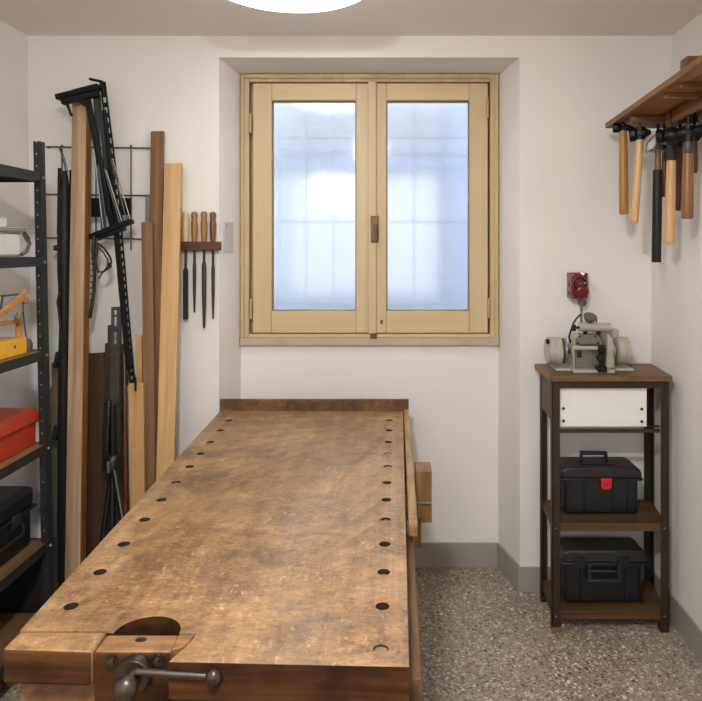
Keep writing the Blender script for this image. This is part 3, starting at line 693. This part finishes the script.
# white storage box (shelf 2)
zs = on(1.572); xF = -1.405
wb = thing('storage_box', 'white translucent plastic storage box with side clip on the second shelf down', 'storage box', (-1.53, 2.25, zs))
obj('box_body', MB().box(-1.655, xF-.004, 2.06, 2.452, zs, zs+.098), CLEARP, wb, .014)
obj('box_lid', MB().box(-1.662, xF+.004, 2.052, 2.462, zs+.0985, zs+.113).box(-1.61, -1.45, 2.09, 2.427, zs+.112, zs+.150), CLEARP, wb, .008)
obj('lid_rim', MB().box(-1.664, xF+.006, 2.05, 2.465, zs+.106, zs+.110).box(-1.660, xF+.003, 2.054, 2.460, zs+.094, zs+.098), m_plain('rim_grey', (120, 116, 108), .5), wb)
cx_ = xF+.004
obj('clip', MB().tube([Vector((cx_+.004, 2.442, zs+.095)), Vector((cx_+.010, 2.458, zs+.075)), Vector((cx_+.012, 2.466, zs+.052)), Vector((cx_+.008, 2.452, zs+.025)), Vector((cx_+.002, 2.429, zs+.012))], .007, 8).tube([Vector((cx_+.004, 2.434, zs+.09)), Vector((cx_+.008, 2.446, zs+.07)), Vector((cx_+.01, 2.464, zs+.055))], .004, 8), m_plain('clip_grey', (74, 70, 66), .45), wb)
# yellow wooden tote (shelf 3)
zs = on(1.210); xF = -1.398; DY = .045
yt = thing('tool_tote', 'yellow wooden tool tote with sloping brace and wire handle on the third shelf down', 'tool tote', (-1.50, 2.25+DY, zs))
obj('tote_base', MB().box(-1.63, xF, 2.02+DY, 2.418+DY, zs, zs+.062), YELL, yt, .004)
obj('tote_knot', MB().lathe([(0, .006), (.001, .006), (.0015, .004)], (xF, 2.34+DY, zs+.036), (1, 0, 0), 12), REDDK, yt)
for x_ in (xF-.016, -1.62):
    obj('end_post', MB().box(x_-.014, x_+.002, 2.392+DY, 2.414+DY, zs+.062, zs+.155), OCHRE, yt, .002)
    obj('end_post', MB().box(x_-.014, x_+.002, 2.06+DY, 2.082+DY, zs+.062, zs+.120), OCHRE, yt, .002)
    obj('tote_brace', MB().bar((x_+.004, 2.12+DY, zs+.100), (x_+.004, 2.428+DY, zs+.228), .024, .012, (1, 0, 0)), OCHRE, yt, .003)
    obj('tote_rail', MB().box(x_-.006, x_+.006, 2.05+DY, 2.40+DY, zs+.118, zs+.134), OCHRE, yt, .002)
hz = zs+.222
obj('wire_handle', MB().tube([(xF-.02, 2.39+DY, hz-.03), (xF-.02, 2.405+DY, hz+.002), (xF-.02, 2.30+DY, hz+.004), (xF-.02, 2.285+DY, hz-.045)], .004).tube([(xF-.045, 2.28+DY, hz-.045), (xF-.045, 2.28+DY, hz+.002), (xF-.045, 2.36+DY, hz+.002)], .003), WIRE, yt)
obj('tote_bracket', MB().lathe([(0, .014), (.006, .014), (.008, .010)], (xF-.006, 2.416+DY, zs+.200), (1, 0, 0), 14), m_plain('bracket_copper', (176, 104, 70), .4), yt)
obj('steel_pin', MB().lathe([(0, .011), (.012, .011), (.014, .007)], (xF-.004, 2.355+DY, zs+.142), (1, -.2, 0), 12), GREYST, yt)
dr = MB().lathe([(0, .018), (.02, .026), (.12, .026), (.15, .018), (.19, .012), (.23, .008)], (xF-.07, 2.14+DY, zs+.15), (.1, 1, .06), 18).bar((xF-.06, 2.19+DY, zs+.062), (xF-.06, 2.19+DY, zs+.145), .03, .04)
solo('hand_drill', dr, PLAST, 'dark hand drill lying inside the yellow wooden tote', 'drill', bevel=.002)
pw = MB().lathe([(0, .022), (.03, .024), (.045, .016), (.052, .008)], (-1.425, 2.46+DY, zs), (0, 0, 1), 16, 1, .8)
pw.tube([(-1.425, 2.46+DY, zs+.05), (-1.424, 2.447+DY, zs+.10), (-1.42, 2.43+DY, zs+.16), (-1.412, 2.415+DY, zs+.195)], .0028)
solo('power_plug', pw, m_plain('plug_grey', (70, 72, 70), .5), 'small dark grey plug with thin cable beside the yellow tote', 'plug', bevel=0)
# red toolbox (shelf 4)
zs = on(.848); xF = -1.392
rb = thing('toolbox', 'red metal toolbox with overhanging lid on the middle rack shelf', 'toolbox', (-1.51, 2.2, zs))
obj('box_body', MB().box(-1.63, xF-.006, 1.92, 2.527, zs, zs+.088), REDB, rb, .006)
lid = obj('box_lid', MB().prism([(-1.638, zs+.084), (xF+.002, zs+.084), (xF+.002, zs+.120), (xF-.012, zs+.139), (-1.62, zs+.139), (-1.638, zs+.120)], 1.912, 2.535, Matrix(((1, 0, 0, 0), (0, 0, 1, 0), (0, 1, 0, 0), (0, 0, 0, 1)))), REDB, rb, .006)
obj('lid_panel', MB().box(-1.60, xF-.035, 1.95, 2.48, zs+.139, zs+.1415), REDLID, lid, .002)
obj('lid_handle', MB().bar((-1.50, 2.05, zs+.145), (-1.50, 2.40, zs+.145), .028, .008, (0, 0, 1)), PLAST, lid, .003)
obj('lid_lip', MB().box(-1.640, xF+.004, 1.910, 2.537, zs+.094, zs+.099), REDB, lid, .002)
# black case (shelf 5)
zs = on(.470); xF = -1.395
bc = thing('toolbox', 'black plastic toolbox with rounded lid on the rack shelf below the red one', 'toolbox', (-1.51, 2.2, zs))
obj('box_body', MB().box(-1.635, xF-.008, 1.93, 2.503, zs, zs+.142), PLAST, bc, .012)
lid = obj('box_lid', MB().box(-1.642, xF, 1.922, 2.515, zs+.143, zs+.226), PLAST, bc, .022, )
obj('lid_rim', MB().box(-1.645, xF+.004, 1.918, 2.519, zs+.139, zs+.151), PLAST, lid, .003)
obj('carry_handle', MB().tube([(xF-.008, 2.25, zs+.11), (xF+.008, 2.25, zs+.108), (xF+.008, 2.25, zs+.075), (xF+.008, 2.42, zs+.075), (xF+.008, 2.42, zs+.108), (xF-.008, 2.42, zs+.11)], .005), PLASTLID, bc)
for y_ in (2.12, 2.36): obj('latch', MB().box(xF-.004, xF+.007, y_, y_+.05, zs+.115, zs+.16), PLASTLID, bc, .003)
# dark box behind the foot of the rack
solo('sheet_metal_box', MB().box(-1.64, -1.385, 2.565, 2.665, 0.001, .42), SHEET, 'dark glossy sheet metal box on the floor behind the rack foot', 'metal box', bevel=.004)

# ------------------------------------------------------------------ tall stand on the right
sd = thing('tool_stand', 'tall narrow brown wood and angle-iron stand in the right corner', 'stand', (.895, 2.85, 0))
obj('stand_top', MB().prism([(.642, 2.70), (1.150, 2.70), (1.176, 2.995), (.637, 2.995)], 1.050, 1.075), STANDW, sd, .004)
def angle_leg(x, y, dx, dy, label=None):
    m = MB().box(min(x, x+dx), max(x, x+dx), min(y, y+.004*(1 if dy > 0 else -1)), max(y, y+.004*(1 if dy > 0 else -1)), 0, 1.0495)
    m.box(min(x, x+.004*(1 if dx > 0 else -1)), max(x, x+.004*(1 if dx > 0 else -1)), min(y, y+dy), max(y, y+dy), 0, 1.0495)
    obj('leg', m, STANDST, sd, .001)
angle_leg(.652, 2.715, .033, .033); angle_leg(1.140, 2.715, -.034, .033)
angle_leg(.660, 2.985, .033, -.033); angle_leg(1.172, 2.985, -.034, -.033)
for x_, y_ in ((.652, 2.715), (1.106, 2.715), (.660, 2.95), (1.138, 2.95)):
    obj('foot_pad', MB().box(x_-.001, x_+.036, y_-.001, y_+.036, 0, .022), m_plain('foot_pad_tan', (112, 92, 66), .6) if x_ < .655 else STANDST, sd, .002)
obj('side_panel', MB().prism([(.6565, 2.72), (.662, 2.72), (.668, 2.98), (.6625, 2.98)], .88, 1.049), SHELFW, sd, .001)
obj('rail', MB().box(.686, 1.105, 2.718, 2.728, .834, .850), STANDST, sd, .001)
obj('rail', MB().box(.686, 1.105, 2.718, 2.728, 1.020, 1.0495), STANDST, sd, .001)
pn = obj('white_panel', MB().box(.690, X(646.3, 2.748), 2.742, 2.752, Z(426.5, 2.748), Z(387.3, 2.748)), WHITEP, sd, .002, label='white metal front panel')
for px, py in ((563.5, 408.5), (563.5, 421), (641.7, 409), (641.7, 421.5)):
    obj('bolt', MB().lathe([(0, .0065), (.003, .006), (.005, .003)], ray(px, py, 2.741), (0, -1, 0), 12), SCREW, pn)
obj('panel_bracket', MB().box(X(646.5, 2.748), 1.112, 2.742, 2.746, .85, .858).box(.70, 1.05, 2.752, 2.90, .853, .856), STANDST, sd)
SM = .454; SB = .086
for z in (SM, SB):
    obj('shelf', MB().prism([(.660, 2.722), (1.132, 2.722), (1.166, 2.978), (.668, 2.978)], z-.034, z), SHELFW, sd, .002)
    for x_ in (.668, 1.122): obj('shelf_screw', MB().lathe([(0, .004), (.002, .003)], (x_, 2.7145, z-.018), (0, -1, 0), 8), GREYST, sd)
# toolboxes on the stand
def ribbed(x0, x1, y0, y1, z0, z1, n=5):
    m = MB().prism([(x0+.008, y0+.012), (x1-.008, y0+.012), (x1-.004, y1), (x0+.004, y1)], z0, z1)
    return m
b1 = thing('toolbox', 'black toolbox with a red latch on the middle shelf of the stand', 'toolbox', (.885, 2.9, SM))
x0, x1, yF, yB = .716, 1.058, 2.80, 2.945
obj('box_body', MB().prism([(x0+.012, yF+.012), (x1-.010, yF+.012), (x1-.01, yB), (x0+.01, yB)], SM+.0005, SM+.158), PLAST, b1, .012, 3)
l1 = obj('box_lid', MB().prism([(x0, SM+.160), (x1, SM+.160), (x1+.003, SM+.178), (x1-.004, SM+.196), (x1-.03, SM+.207), (x0+.03, SM+.207), (x0+.004, SM+.196), (x0-.003, SM+.178)], yF, yB+.006, Matrix(((1, 0, 0, 0), (0, 0, 1, 0), (0, 1, 0, 0), (0, 0, 0, 1)))), PLASTLID, b1, .007, 3)
obj('lid_rim', MB().box(x0-.006, x1+.006, yF-.004, yB+.008, SM+.150, SM+.161), PLAST, l1, .003)
for fx_ in (.06, .28, .63, .83): obj('front_rib', MB().box(x0+(x1-x0)*fx_, x0+(x1-x0)*fx_+.010, yF+.008, yF+.016, SM+.004, SM+.150), PLAST, b1, .003)
hzz = SM+.207; yh = 2.865
obj('carry_handle', MB().bar((X(580, yh), yh, hzz-.004), (X(581.5, yh), yh, hzz+.042), .012, .022).bar((X(606.5, yh), yh, hzz-.004), (X(605.5, yh), yh, hzz+.042), .012, .022).bar((X(580, yh), yh, hzz+.044), (X(607, yh), yh, hzz+.042), .014, .024), PLAST, l1, .004)
obj('handle_recess', MB().box(X(577, yh), X(614, yh), yh-.03, yh+.02, hzz-.001, hzz+.003), PLAST, l1, .002)
p = ray(606.2, 483.5, yF-.006)
lt = obj('latch', MB().prism([(p.x-.024, p.z+.023), (p.x-.022, p.z-.016), (p.x-.014, p.z-.024), (p.x+.014, p.z-.024), (p.x+.022, p.z-.016), (p.x+.024, p.z+.023)], yF-.012, yF-.001, Matrix(((1, 0, 0, 0), (0, 0, 1, 0), (0, 1, 0, 0), (0, 0, 0, 1)))), REDTAG, b1, .003, label='red latch')
# dark zig-zag mark on the latch
yy = yF-.0125
mk = MB()
zz = [(-.013, .007), (-.007, -.008), (-.002, .004), (.003, -.008), (.011, .008)]
for a_, b_ in zip(zz, zz[1:]): mk.bar((p.x+a_[0], yy, p.z+a_[1]), (p.x+b_[0], yy, p.z+b_[1]), .003, .002)
obj('latch_mark', mk, REDDK, lt)
b2 = thing('toolbox', 'black toolbox with a folding front handle on the bottom shelf of the stand', 'toolbox', (.885, 2.9, SB))
x0, x1, yF, yB = .708, 1.070, 2.765, 2.892
obj('box_body', MB().prism([(x0+.016, yF+.018), (x1-.02, yF+.018), (x1-.014, yB), (x0+.012, yB)], SB+.0005, SB+.176), PLAST, b2, .012, 3)
l2 = obj('box_lid', MB().prism([(x0, SB+.180), (x1, SB+.180), (x1+.002, SB+.195), (x1-.006, SB+.222), (x1-.028, SB+.234), (x0+.028, SB+.234), (x0+.006, SB+.222), (x0-.002, SB+.195)], yF, yB+.006, Matrix(((1, 0, 0, 0), (0, 0, 1, 0), (0, 1, 0, 0), (0, 0, 0, 1)))), PLASTLID, b2, .008, 3)
obj('lid_rim', MB().box(x0-.004, x1+.004, yF-.004, yB+.008, SB+.168, SB+.182), PLAST, l2, .003)
for px in (577, 621):
    q_ = X(px, yF-.006); obj('latch', MB().box(q_-.012, q_+.036, yF-.010, yF+.004, SB+.162, SB+.205), PLAST, b2, .003)
for fx_ in (.05, .22, .74, .92): obj('front_rib', MB().box(x0+(x1-x0)*fx_, x0+(x1-x0)*fx_+.010, yF+.012, yF+.020, SB+.004, SB+.168), PLAST, b2, .003)
ya = yF+.006; yo = yF-.008
hd_ = [(589, 565.5), (589, 582), (618.5, 582), (618.5, 565.5)]
obj('front_handle', MB().bar(ray(589, 564, yo), ray(589.5, 582, yo), .013, .016).bar(ray(618.5, 564, yo), ray(618.5, 582, yo), .013, .016).bar(ray(587, 580.5, yo), ray(620, 580.5, yo), .014, .018).bar(ray(587, 571, yo+.01), ray(620, 571, yo+.01), .010, .012).bar(ray(589, 566, yo+.006), ray(589, 566, yF+.03), .013, .012, (0, 0, 1)).bar(ray(618.5, 566, yo+.006), ray(618.5, 566, yF+.03), .013, .012, (0, 0, 1)), PLASTLID, b2, .003)

# ------------------------------------------------------------------ bench grinder on the stand
ZG = 1.075; Yg = 2.85
def gp(px, py, dy=0): return ray(px, py, Yg+dy)
gr = thing('grinder', 'old light grey bench grinding machine with two drums on the stand', 'grinder', (X(590, Yg), Yg, ZG))
bp = MB().box(X(553, 2.86), X(571, 2.86), 2.80, 2.93, ZG+.0005, ZG+.012).box(X(571, 2.80), X(612, 2.80), 2.755, 2.93, ZG+.0005, ZG+.014).box(X(611, 2.86), X(629, 2.86), 2.80, 2.93, ZG+.0005, ZG+.012)
obj('base_plate', bp, MACH, gr, .003)
rr = .060; zc = Z(351, Yg)
obj('drum_guard', MB().lathe([(0, rr*.9), (.006, rr), (.028, rr), (.030, rr*.96), (.034, rr*.96), (.036, rr), (.058, rr*.98), (.064, rr*.86), (.066, .02)], (X(547, Yg), Yg+.01, zc), (1, 0, 0), 32), MACH, gr)
obj('drum_guard', MB().lathe([(0, .02), (.002, rr*.86), (.008, rr*.98), (.030, rr), (.032, rr*.96), (.036, rr*.96), (.038, rr), (.056, rr), (.060, rr*.9)], (X(615.5, Yg), Yg+.02, zc), (1, 0, 0), 32), MACH, gr)
obj('flange', MB().lathe([(0, rr*.9), (.010, rr*.95), (.012, .03)], (X(563, Yg), Yg+.01, zc), (1, 0, 0), 28), MACHD, gr)
obj('flange', MB().lathe([(0, rr*.9), (.010, rr*.95), (.012, .03)], (X(610, Yg), Yg+.01, zc), (1, 0, 0), 28), MACHD, gr)
obj('shaft', MB().cyl((X(556, Yg), Yg+.01, zc), (X(620, Yg), Yg+.01, zc), .013, seg=16), BLK, gr)
obj('shaft_cap', MB().cyl((X(544.5, Yg), Yg-.03, Z(340.5, Yg)), (X(547.5, Yg), Yg-.03, Z(340.5, Yg)), .011, seg=14), BLK, gr)
# motor housing: lower box, rounded upper casing
hb_ = MB().box(X(574.5, 2.81), X(601, 2.81), 2.80, 2.92, ZG+.012, Z(349, 2.80))
obj('motor_block', hb_, MACHD, gr, .004)
cs = MB().lathe([(0, .045), (.004, .056), (.10, .056), (.108, .048), (.112, .02)], (X(576, Yg), Yg+.01, Z(349, Yg)+.012), (1, 0, 0), 28)
obj('motor_casing', cs, MACHD, gr)
obj('front_cover', MB().prism([(X(576, 2.79), Z(345, 2.79)), (X(600, 2.79), Z(345, 2.79)), (X(600.5, 2.79), Z(339, 2.79)), (X(596, 2.79), Z(334.5, 2.79)), (X(580, 2.79), Z(334.5, 2.79)), (X(575.5, 2.79), Z(339, 2.79))], 2.790, 2.80, Matrix(((1, 0, 0, 0), (0, 0, 1, 0), (0, 1, 0, 0), (0, 0, 0, 1)))), MACHD, gr, .004)
for px, py in ((580, 336.5), (595, 336.5), (578, 343), (598, 343)): obj('cover_screw', MB().lathe([(0, .005), (.003, .004)], ray(px, py, 2.79), (0, -1, 0), 10), SCREW, gr)
obj('side_bracket', MB().prism([(X(571, Yg), ZG+.012), (X(575, Yg), ZG+.012), (X(577, Yg), Z(333, Yg)), (X(569.5, Yg), Z(347, Yg))], Yg-.04, Yg+.06, Matrix(((1, 0, 0, 0), (0, 0, 1, 0), (0, 1, 0, 0), (0, 0, 0, 1)))), MACH, gr, .004)
obj('side_bracket', MB().prism([(X(603, Yg), ZG+.012), (X(612, Yg), ZG+.012), (X(610, Yg), Z(337, Yg)), (X(605, Yg), Z(332, Yg))], Yg-.04, Yg+.06, Matrix(((1, 0, 0, 0), (0, 0, 1, 0), (0, 1, 0, 0), (0, 0, 0, 1)))), MACH, gr, .004)
obj('rear_casing', MB().box(X(602, 2.90), X(618.5, 2.90), 2.89, 2.95, ZG+.012, Z(329, 2.90)), MACH, gr, .008)
obj('rest_bar', MB().cyl(ray(574, 347.8, 2.77), ray(602, 348.2, 2.77), .0085, seg=14), MACH, gr)
obj('rest_bar', MB().bar(ray(574, 347.8, 2.77), ray(574, 347.8, 2.83), .012, .012, (0, 0, 1)).bar(ray(601, 348.2, 2.77), ray(601, 348.2, 2.83), .012, .012, (0, 0, 1)), MACH, gr, .002)
obj('switch', MB().box(X(577, 2.80), X(581.5, 2.80), 2.794, 2.80, Z(357.5, 2.80), Z(351, 2.80)), RUB, gr, .002)
kn = MB().lathe([(0, .008), (.004, .017), (.03, .017), (.034, .010)], ray(601.5, 353, 2.765), (0, 0, 1), 14).cyl(ray(601.5, 366, 2.765), ray(601.5, 353, 2.765), .010, seg=12).box(X(596.5, 2.765), X(606, 2.765), 2.745, 2.785, Z(371.5, 2.765), Z(366, 2.765)).lathe([(0, .012), (.012, .016), (.024, .012)], ray(600, 360.5, 2.76), (0, 0, 1), 12)
obj('clamp_knob', kn, BLK, gr, .002)
obj('top_tube', MB().cyl(gp(579, 326.8, -.01), gp(610, 327.3, -.01), .020, .0195, 24).lathe([(0, .021), (.01, .022), (.02, .021)], gp(592, 327, -.01), (1, 0, 0), 24), MACH, gr)
obj('tube_post', MB().cyl(gp(585.5, 335, -.01), gp(585.5, 328, -.01), .010, seg=12).cyl(gp(598.5, 334, -.01), gp(598.5, 328, -.01), .010, seg=12), BLK, gr)
obj('side_knob', MB().lathe([(0, .008), (.004, .015), (.016, .015), (.020, .008)], gp(571.5, 327.8, -.01), (1, 0, 0), 14).cyl(gp(574, 327.8, -.01), gp(580, 327.5, -.01), .006), RUB, gr)
pn_ = gp(589.8, 318.5, -.01)
obj('lamp_shade', MB().lathe([(0, .012), (.006, .018), (.018, .026), (.030, .029), (.034, .022), (.035, .004)], pn_-Vector((.004, .0, .014)), (.05, -.5, .86), 24, 1.0, 1.0), LAMPD, gr)
obj('shade_stem', MB().cyl(gp(589, 323.5, -.01), gp(589.6, 317, -.008), .009, seg=12), MACH, gr)
obj('pillar', MB().cyl(gp(581.5, 326, .01), gp(581.3, 303, .01), .0055, seg=10), MACHD, gr)
obj('pin', MB().cyl(gp(596.5, 324, 0), gp(596.5, 318, 0), .003, seg=8).cyl(gp(594, 324, 0), gp(593.5, 320, 0), .003, seg=8), BLK, gr)
cd = MB().tube([gp(581, 314, .01), gp(577, 318, .0), gp(573.5, 323, -.01), gp(571, 330, -.01), gp(569, 337, .0), gp(571, 344, .02)], .0042)
obj('power_cord', cd, RUB, gr)

# ------------------------------------------------------------------ red socket on the wall
Yk = 2.955
sk = thing('power_socket', 'red industrial power socket box on the wall above the grinder', 'socket', (X(580, Yk), YW, Z(299, Yk)))
k0, k1, kz0, kz1 = X(571.5, Yk), X(588, Yk), Z(298.5, Yk), Z(273, Yk)
obj('socket_box', MB().box(k0, k1, Yk+.012, YW-.0005, kz0, kz1), BEIGEP, sk, .003, label='beige side housing')
obj('socket_face', MB().box(k0, k1, Yk, Yk+.0125, kz0, kz1), REDS, sk, .004)
kc = ray(579.5, 283.5, Yk)
obj('socket_ring', MB().lathe([(0, .034), (.012, .033), (.016, .029), (.010, .026), (.004, .022), (.003, .004)], kc, (0, -1, 0), 28), REDDK, sk)
obj('socket_pin', MB().lathe([(0, .004), (.012, .004), (.013, .002)], kc+Vector((0, -.003, 0)), (0, -1, 0), 10), SILV, sk)
obj('socket_cap', MB().lathe([(0, .030), (.008, .032), (.014, .026), (.016, .006)], ray(581.5, 292, Yk-.012), (.15, -.9, -.35), 24), REDS, sk)
obj('cap_hinge', MB().bar(ray(581, 272.5, Yk-.002), ray(584.5, 275, Yk-.008), .014, .012), GREYST, sk, .002)
obj('latch_screw', MB().lathe([(0, .006), (.008, .005)], ray(584.8, 283, Yk-.016), (0, -1, 0), 10), GREYST, sk)
for px, py in ((573, 275), (573, 296.5), (586.5, 296)): obj('box_screw', MB().lathe([(0, .004), (.003, .003)], ray(px, py, Yk), (0, -1, 0), 8), GREYST, sk)
for py in (285, 294): obj('side_slot', MB().box(k0-.002, k0+.004, Yk+.03, Yk+.045, Z(py+2, Yk), Z(py-2, Yk)), RUB, sk)
pl = MB().lathe([(0, .020), (.022, .020), (.030, .014), (.034, .007)], ray(582, 299, Yk+.03), (.05, -.1, -1), 16)
obj('cable_gland', pl, LAMPD, sk)

# ------------------------------------------------------------------ hammer rack on the right wall
def wallx(z):
    for (a, xa), (b, xb) in zip(RPROF, RPROF[1:]):
        if a <= z <= b: return xa+(xb-xa)*(z-a)/(b-a)
ZR = 2.138; RX0 = .93
rx1 = wallx(ZR)-.002
def rise(mb):
    for v in mb.bm.verts: v.co.z += .034*(2.89-v.co.y)/.915
    return mb
hr = thing('hammer_rack', 'brown wooden rack shelf with cross battens high on the right wall', 'tool rack', (1.1, 2.2, ZR))
obj('rack_board', rise(MB().box(RX0, rx1, 1.35, 2.89, ZR, ZR+.024)), RACKW, hr, .003)
obj('rack_rail', rise(MB().box(1.092, 1.112, 1.35, 2.639, ZR-.046, ZR-.0005)), RACKW, hr, .003)
for y_ in (2.64, 2.31, 2.18, 1.86, 1.5):
    w_ = .03
    bt2 = obj('batten', rise(MB().box(RX0+.03, 1.0915 if y_ < 2.6 else rx1-.01, y_, y_+w_, ZR-(.030 if y_ > 2.6 else .020), ZR-.0005)), RACKWX, hr, .003)
    obj('nail', rise(MB().lathe([(0, .004), (.003, .003)], (RX0+.03, y_+.015, ZR-.010), (-1, 0, 0), 8)), SILV, bt2)
for y_ in (2.60, 2.46, 2.24, 2.05): obj('nail', rise(MB().lathe([(0, .004), (.003, .003)], (1.092, y_, ZR-.024), (-1, 0, 0), 8)), SILV, hr)
obj('top_cleat', rise(MB().box(.963, 1.02, 2.15, 2.205, ZR+.0245, ZR+.078)), RACKWX, hr, .003)
def hammer(name, label, top, bot, Y, r, hmat, head, segs=(), cat='hammer', dy=0.0):
    """top/bot = pixel of the handle's upper and lower end; head: function(point, parent)"""
    A = ray(top[0], top[1], Y); B = ray(bot[0], bot[1], Y-dy)
    t = thing(name, label, cat, B, 'hammers hanging on the wall rack')
    d = (A-B); L = d.length
    zend = segs[0][0]*L if segs else 0
    prof = [(0, r*.80), (.006, r*.98), (.06, r*1.0), (L*.45, r*.98), (L*.8, r*.88), (L, r*.82)]
    obj('handle', MB().lathe(prof, B, d, 18), hmat, t)
    for f0, f1, mat_, rr_, nm in segs:
        p0 = B+d*f0; p1 = B+d*f1; l_ = (p1-p0).length
        obj(nm, MB().lathe([(0, rr_*.88), (.004, rr_), (l_-.004, rr_*.97), (l_, rr_*.9)], p0, p1-p0, 18), mat_, t)
    head(A, t)
    obj('peg', MB().cyl((A.x, A.y, A.z+.01), (A.x, A.y, ZR+.034*(2.89-A.y)/.915+.004), .006, seg=8), BLK, hr)
    return t
def head_square(w, h, ax, mat):
    def f(A, t):
        a = Vector(ax).normalized(); p0 = A-a*w*.5+Vector((0, 0, h*.35)); p1 = A+a*w*.5+Vector((0, 0, h*.35))
        c_ = A+Vector((0, 0, h*.35))
        m = MB().lathe([(0, h*.52), (w*.08, h*.58), (w*.28, h*.58), (w*.36, h*.44), (w*.62, h*.46), (w*.8, h*.34), (w, h*.16)], p0, a, 8)
        m.lathe([(-h*.5, h*.40), (h*.5, h*.40)], c_, (0, 0, 1), 12)
        obj('head', m, mat, t, .002)
    return f
def head_ball(w, h, ax, mat):
    def f(A, t):
        a = Vector(ax).normalized(); c_ = A+Vector((0, 0, h*.35)); p0 = c_-a*w*.55
        m = MB().lathe([(0, h*.46), (w*.05, h*.52), (w*.22, h*.52), (w*.30, h*.38), (w*.40, h*.42), (w*.62, h*.42), (w*.70, h*.28), (w*.76, h*.32), (w*.86, h*.40), (w*.95, h*.30), (w, h*.05)], p0, a, 22)
        m.lathe([(-h*.62, h*.36), (h*.40, h*.40)], c_, (0, 0, 1), 16)
        obj('head', m, mat, t)
    return f
hammer('hammer', 'honey-coloured hammer handle with square black head, farthest left under the rack', (623.3, 131), (623.8, 214.5), 2.78, .0195, H_HONEY, head_square(.085, .036, (1, -.35, -.05), BLK))
hammer('hammer', 'pale tilted hammer handle hanging second from the left end of the rack', (640, 138), (634, 223), 2.67, .0175, H_LIGHT, head_square(.085, .052, (1, -.4, .1), BLK))
hammer('hammer', 'grey steel headed hammer with long black rubber grip', (658, 147), (656.3, 262), 2.73, .0150, H_OLIVE,
       lambda A, t: obj('head', MB().prism([(-.048, -.040), (-.044, .0), (-.012, .036), (.022, .040), (.050, .0), (.046, -.012), (.014, -.004), (0, .004), (-.018, -.028)], -.02, .02, Matrix(((.96, 0, -.28, A.x), (-.28, 0, -.96, A.y), (0, 1, 0, A.z+.018), (0, 0, 0, 1)))).lathe([(0, .03), (.012, .026), (.03, .014)], A-Vector((0, 0, .02)), (0, 0, 1), 14), GREYST, t, .004), segs=((-.003, .80, RUB, .0195, 'grip'),))
hammer('hammer', 'pale wooden hammer handle with black collar and round head, right of the black grip', (671.8, 140), (669.2, 243.8), 2.58, .0200, H_LIGHT, head_ball(.105, .056, (1, -.55, .06), BLK), segs=((.80, 1.0, RUB, .0200, 'collar'),))
hammer('hammer', 'brown hammer handle with the big black ball peen head nearest the room', (688.3, 138), (687.4, 219), 2.45, .0215, H_BROWN, head_ball(.14, .060, (1, -.55, .12), BLK), segs=((.80, 1.0, STEELOLD, .0205, 'collar'),))
hammer('hammer', 'thin dark reddish handle half hidden behind the black grip', (664.5, 148), (664.4, 197), 2.80, .0130, H_RED, head_square(.06, .04, (.4, 1, 0), BLK))
hammer('hammer', 'reddish-brown hammer handle half hidden behind the pale collared handle', (680, 146), (676.6, 210.5), 2.74, .0165, H_RED, head_square(.07, .045, (.4, 1, 0), BLK))
hammer('hammer', 'dark short handle hanging behind the brown ball peen hammer, at its right', (694.5, 140), (694.2, 173), 2.56, .0135, H_RED, head_square(.06, .04, (.3, 1, 0), BLK))

# ------------------------------------------------------------------ light, world, camera
w = bpy.data.worlds.new('world'); sc.world = w; w.use_nodes = True
bg = w.node_tree.nodes['Background']; bg.inputs['Color'].default_value = (.85, .91, 1.0, 1); bg.inputs['Strength'].default_value = 6.0
cam = bpy.data.cameras.new('camera'); co = bpy.data.objects.new('camera', cam); COL.objects.link(co); sc.camera = co
co.location = (0, 0, H); co.rotation_euler = (math.pi/2, 0, 0)
cam.sensor_width = 36; cam.sensor_fit = 'HORIZONTAL'; cam.lens = 36*F/702
cam.shift_x = (351-CX)/702; cam.shift_y = -(350.5-CY)/702
cam.clip_start = .02
sc.view_settings.view_transform = 'Standard'; sc.view_settings.look = 'None'; sc.view_settings.gamma = 1; sc.view_settings.use_curve_mapping = False
sc.view_settings.exposure = 0.0
cy = sc.cycles
cy.use_denoising = True
cy.max_bounces = 10; cy.diffuse_bounces = 5; cy.glossy_bounces = 4; cy.transmission_bounces = 8; cy.sample_clamp_indirect = 6
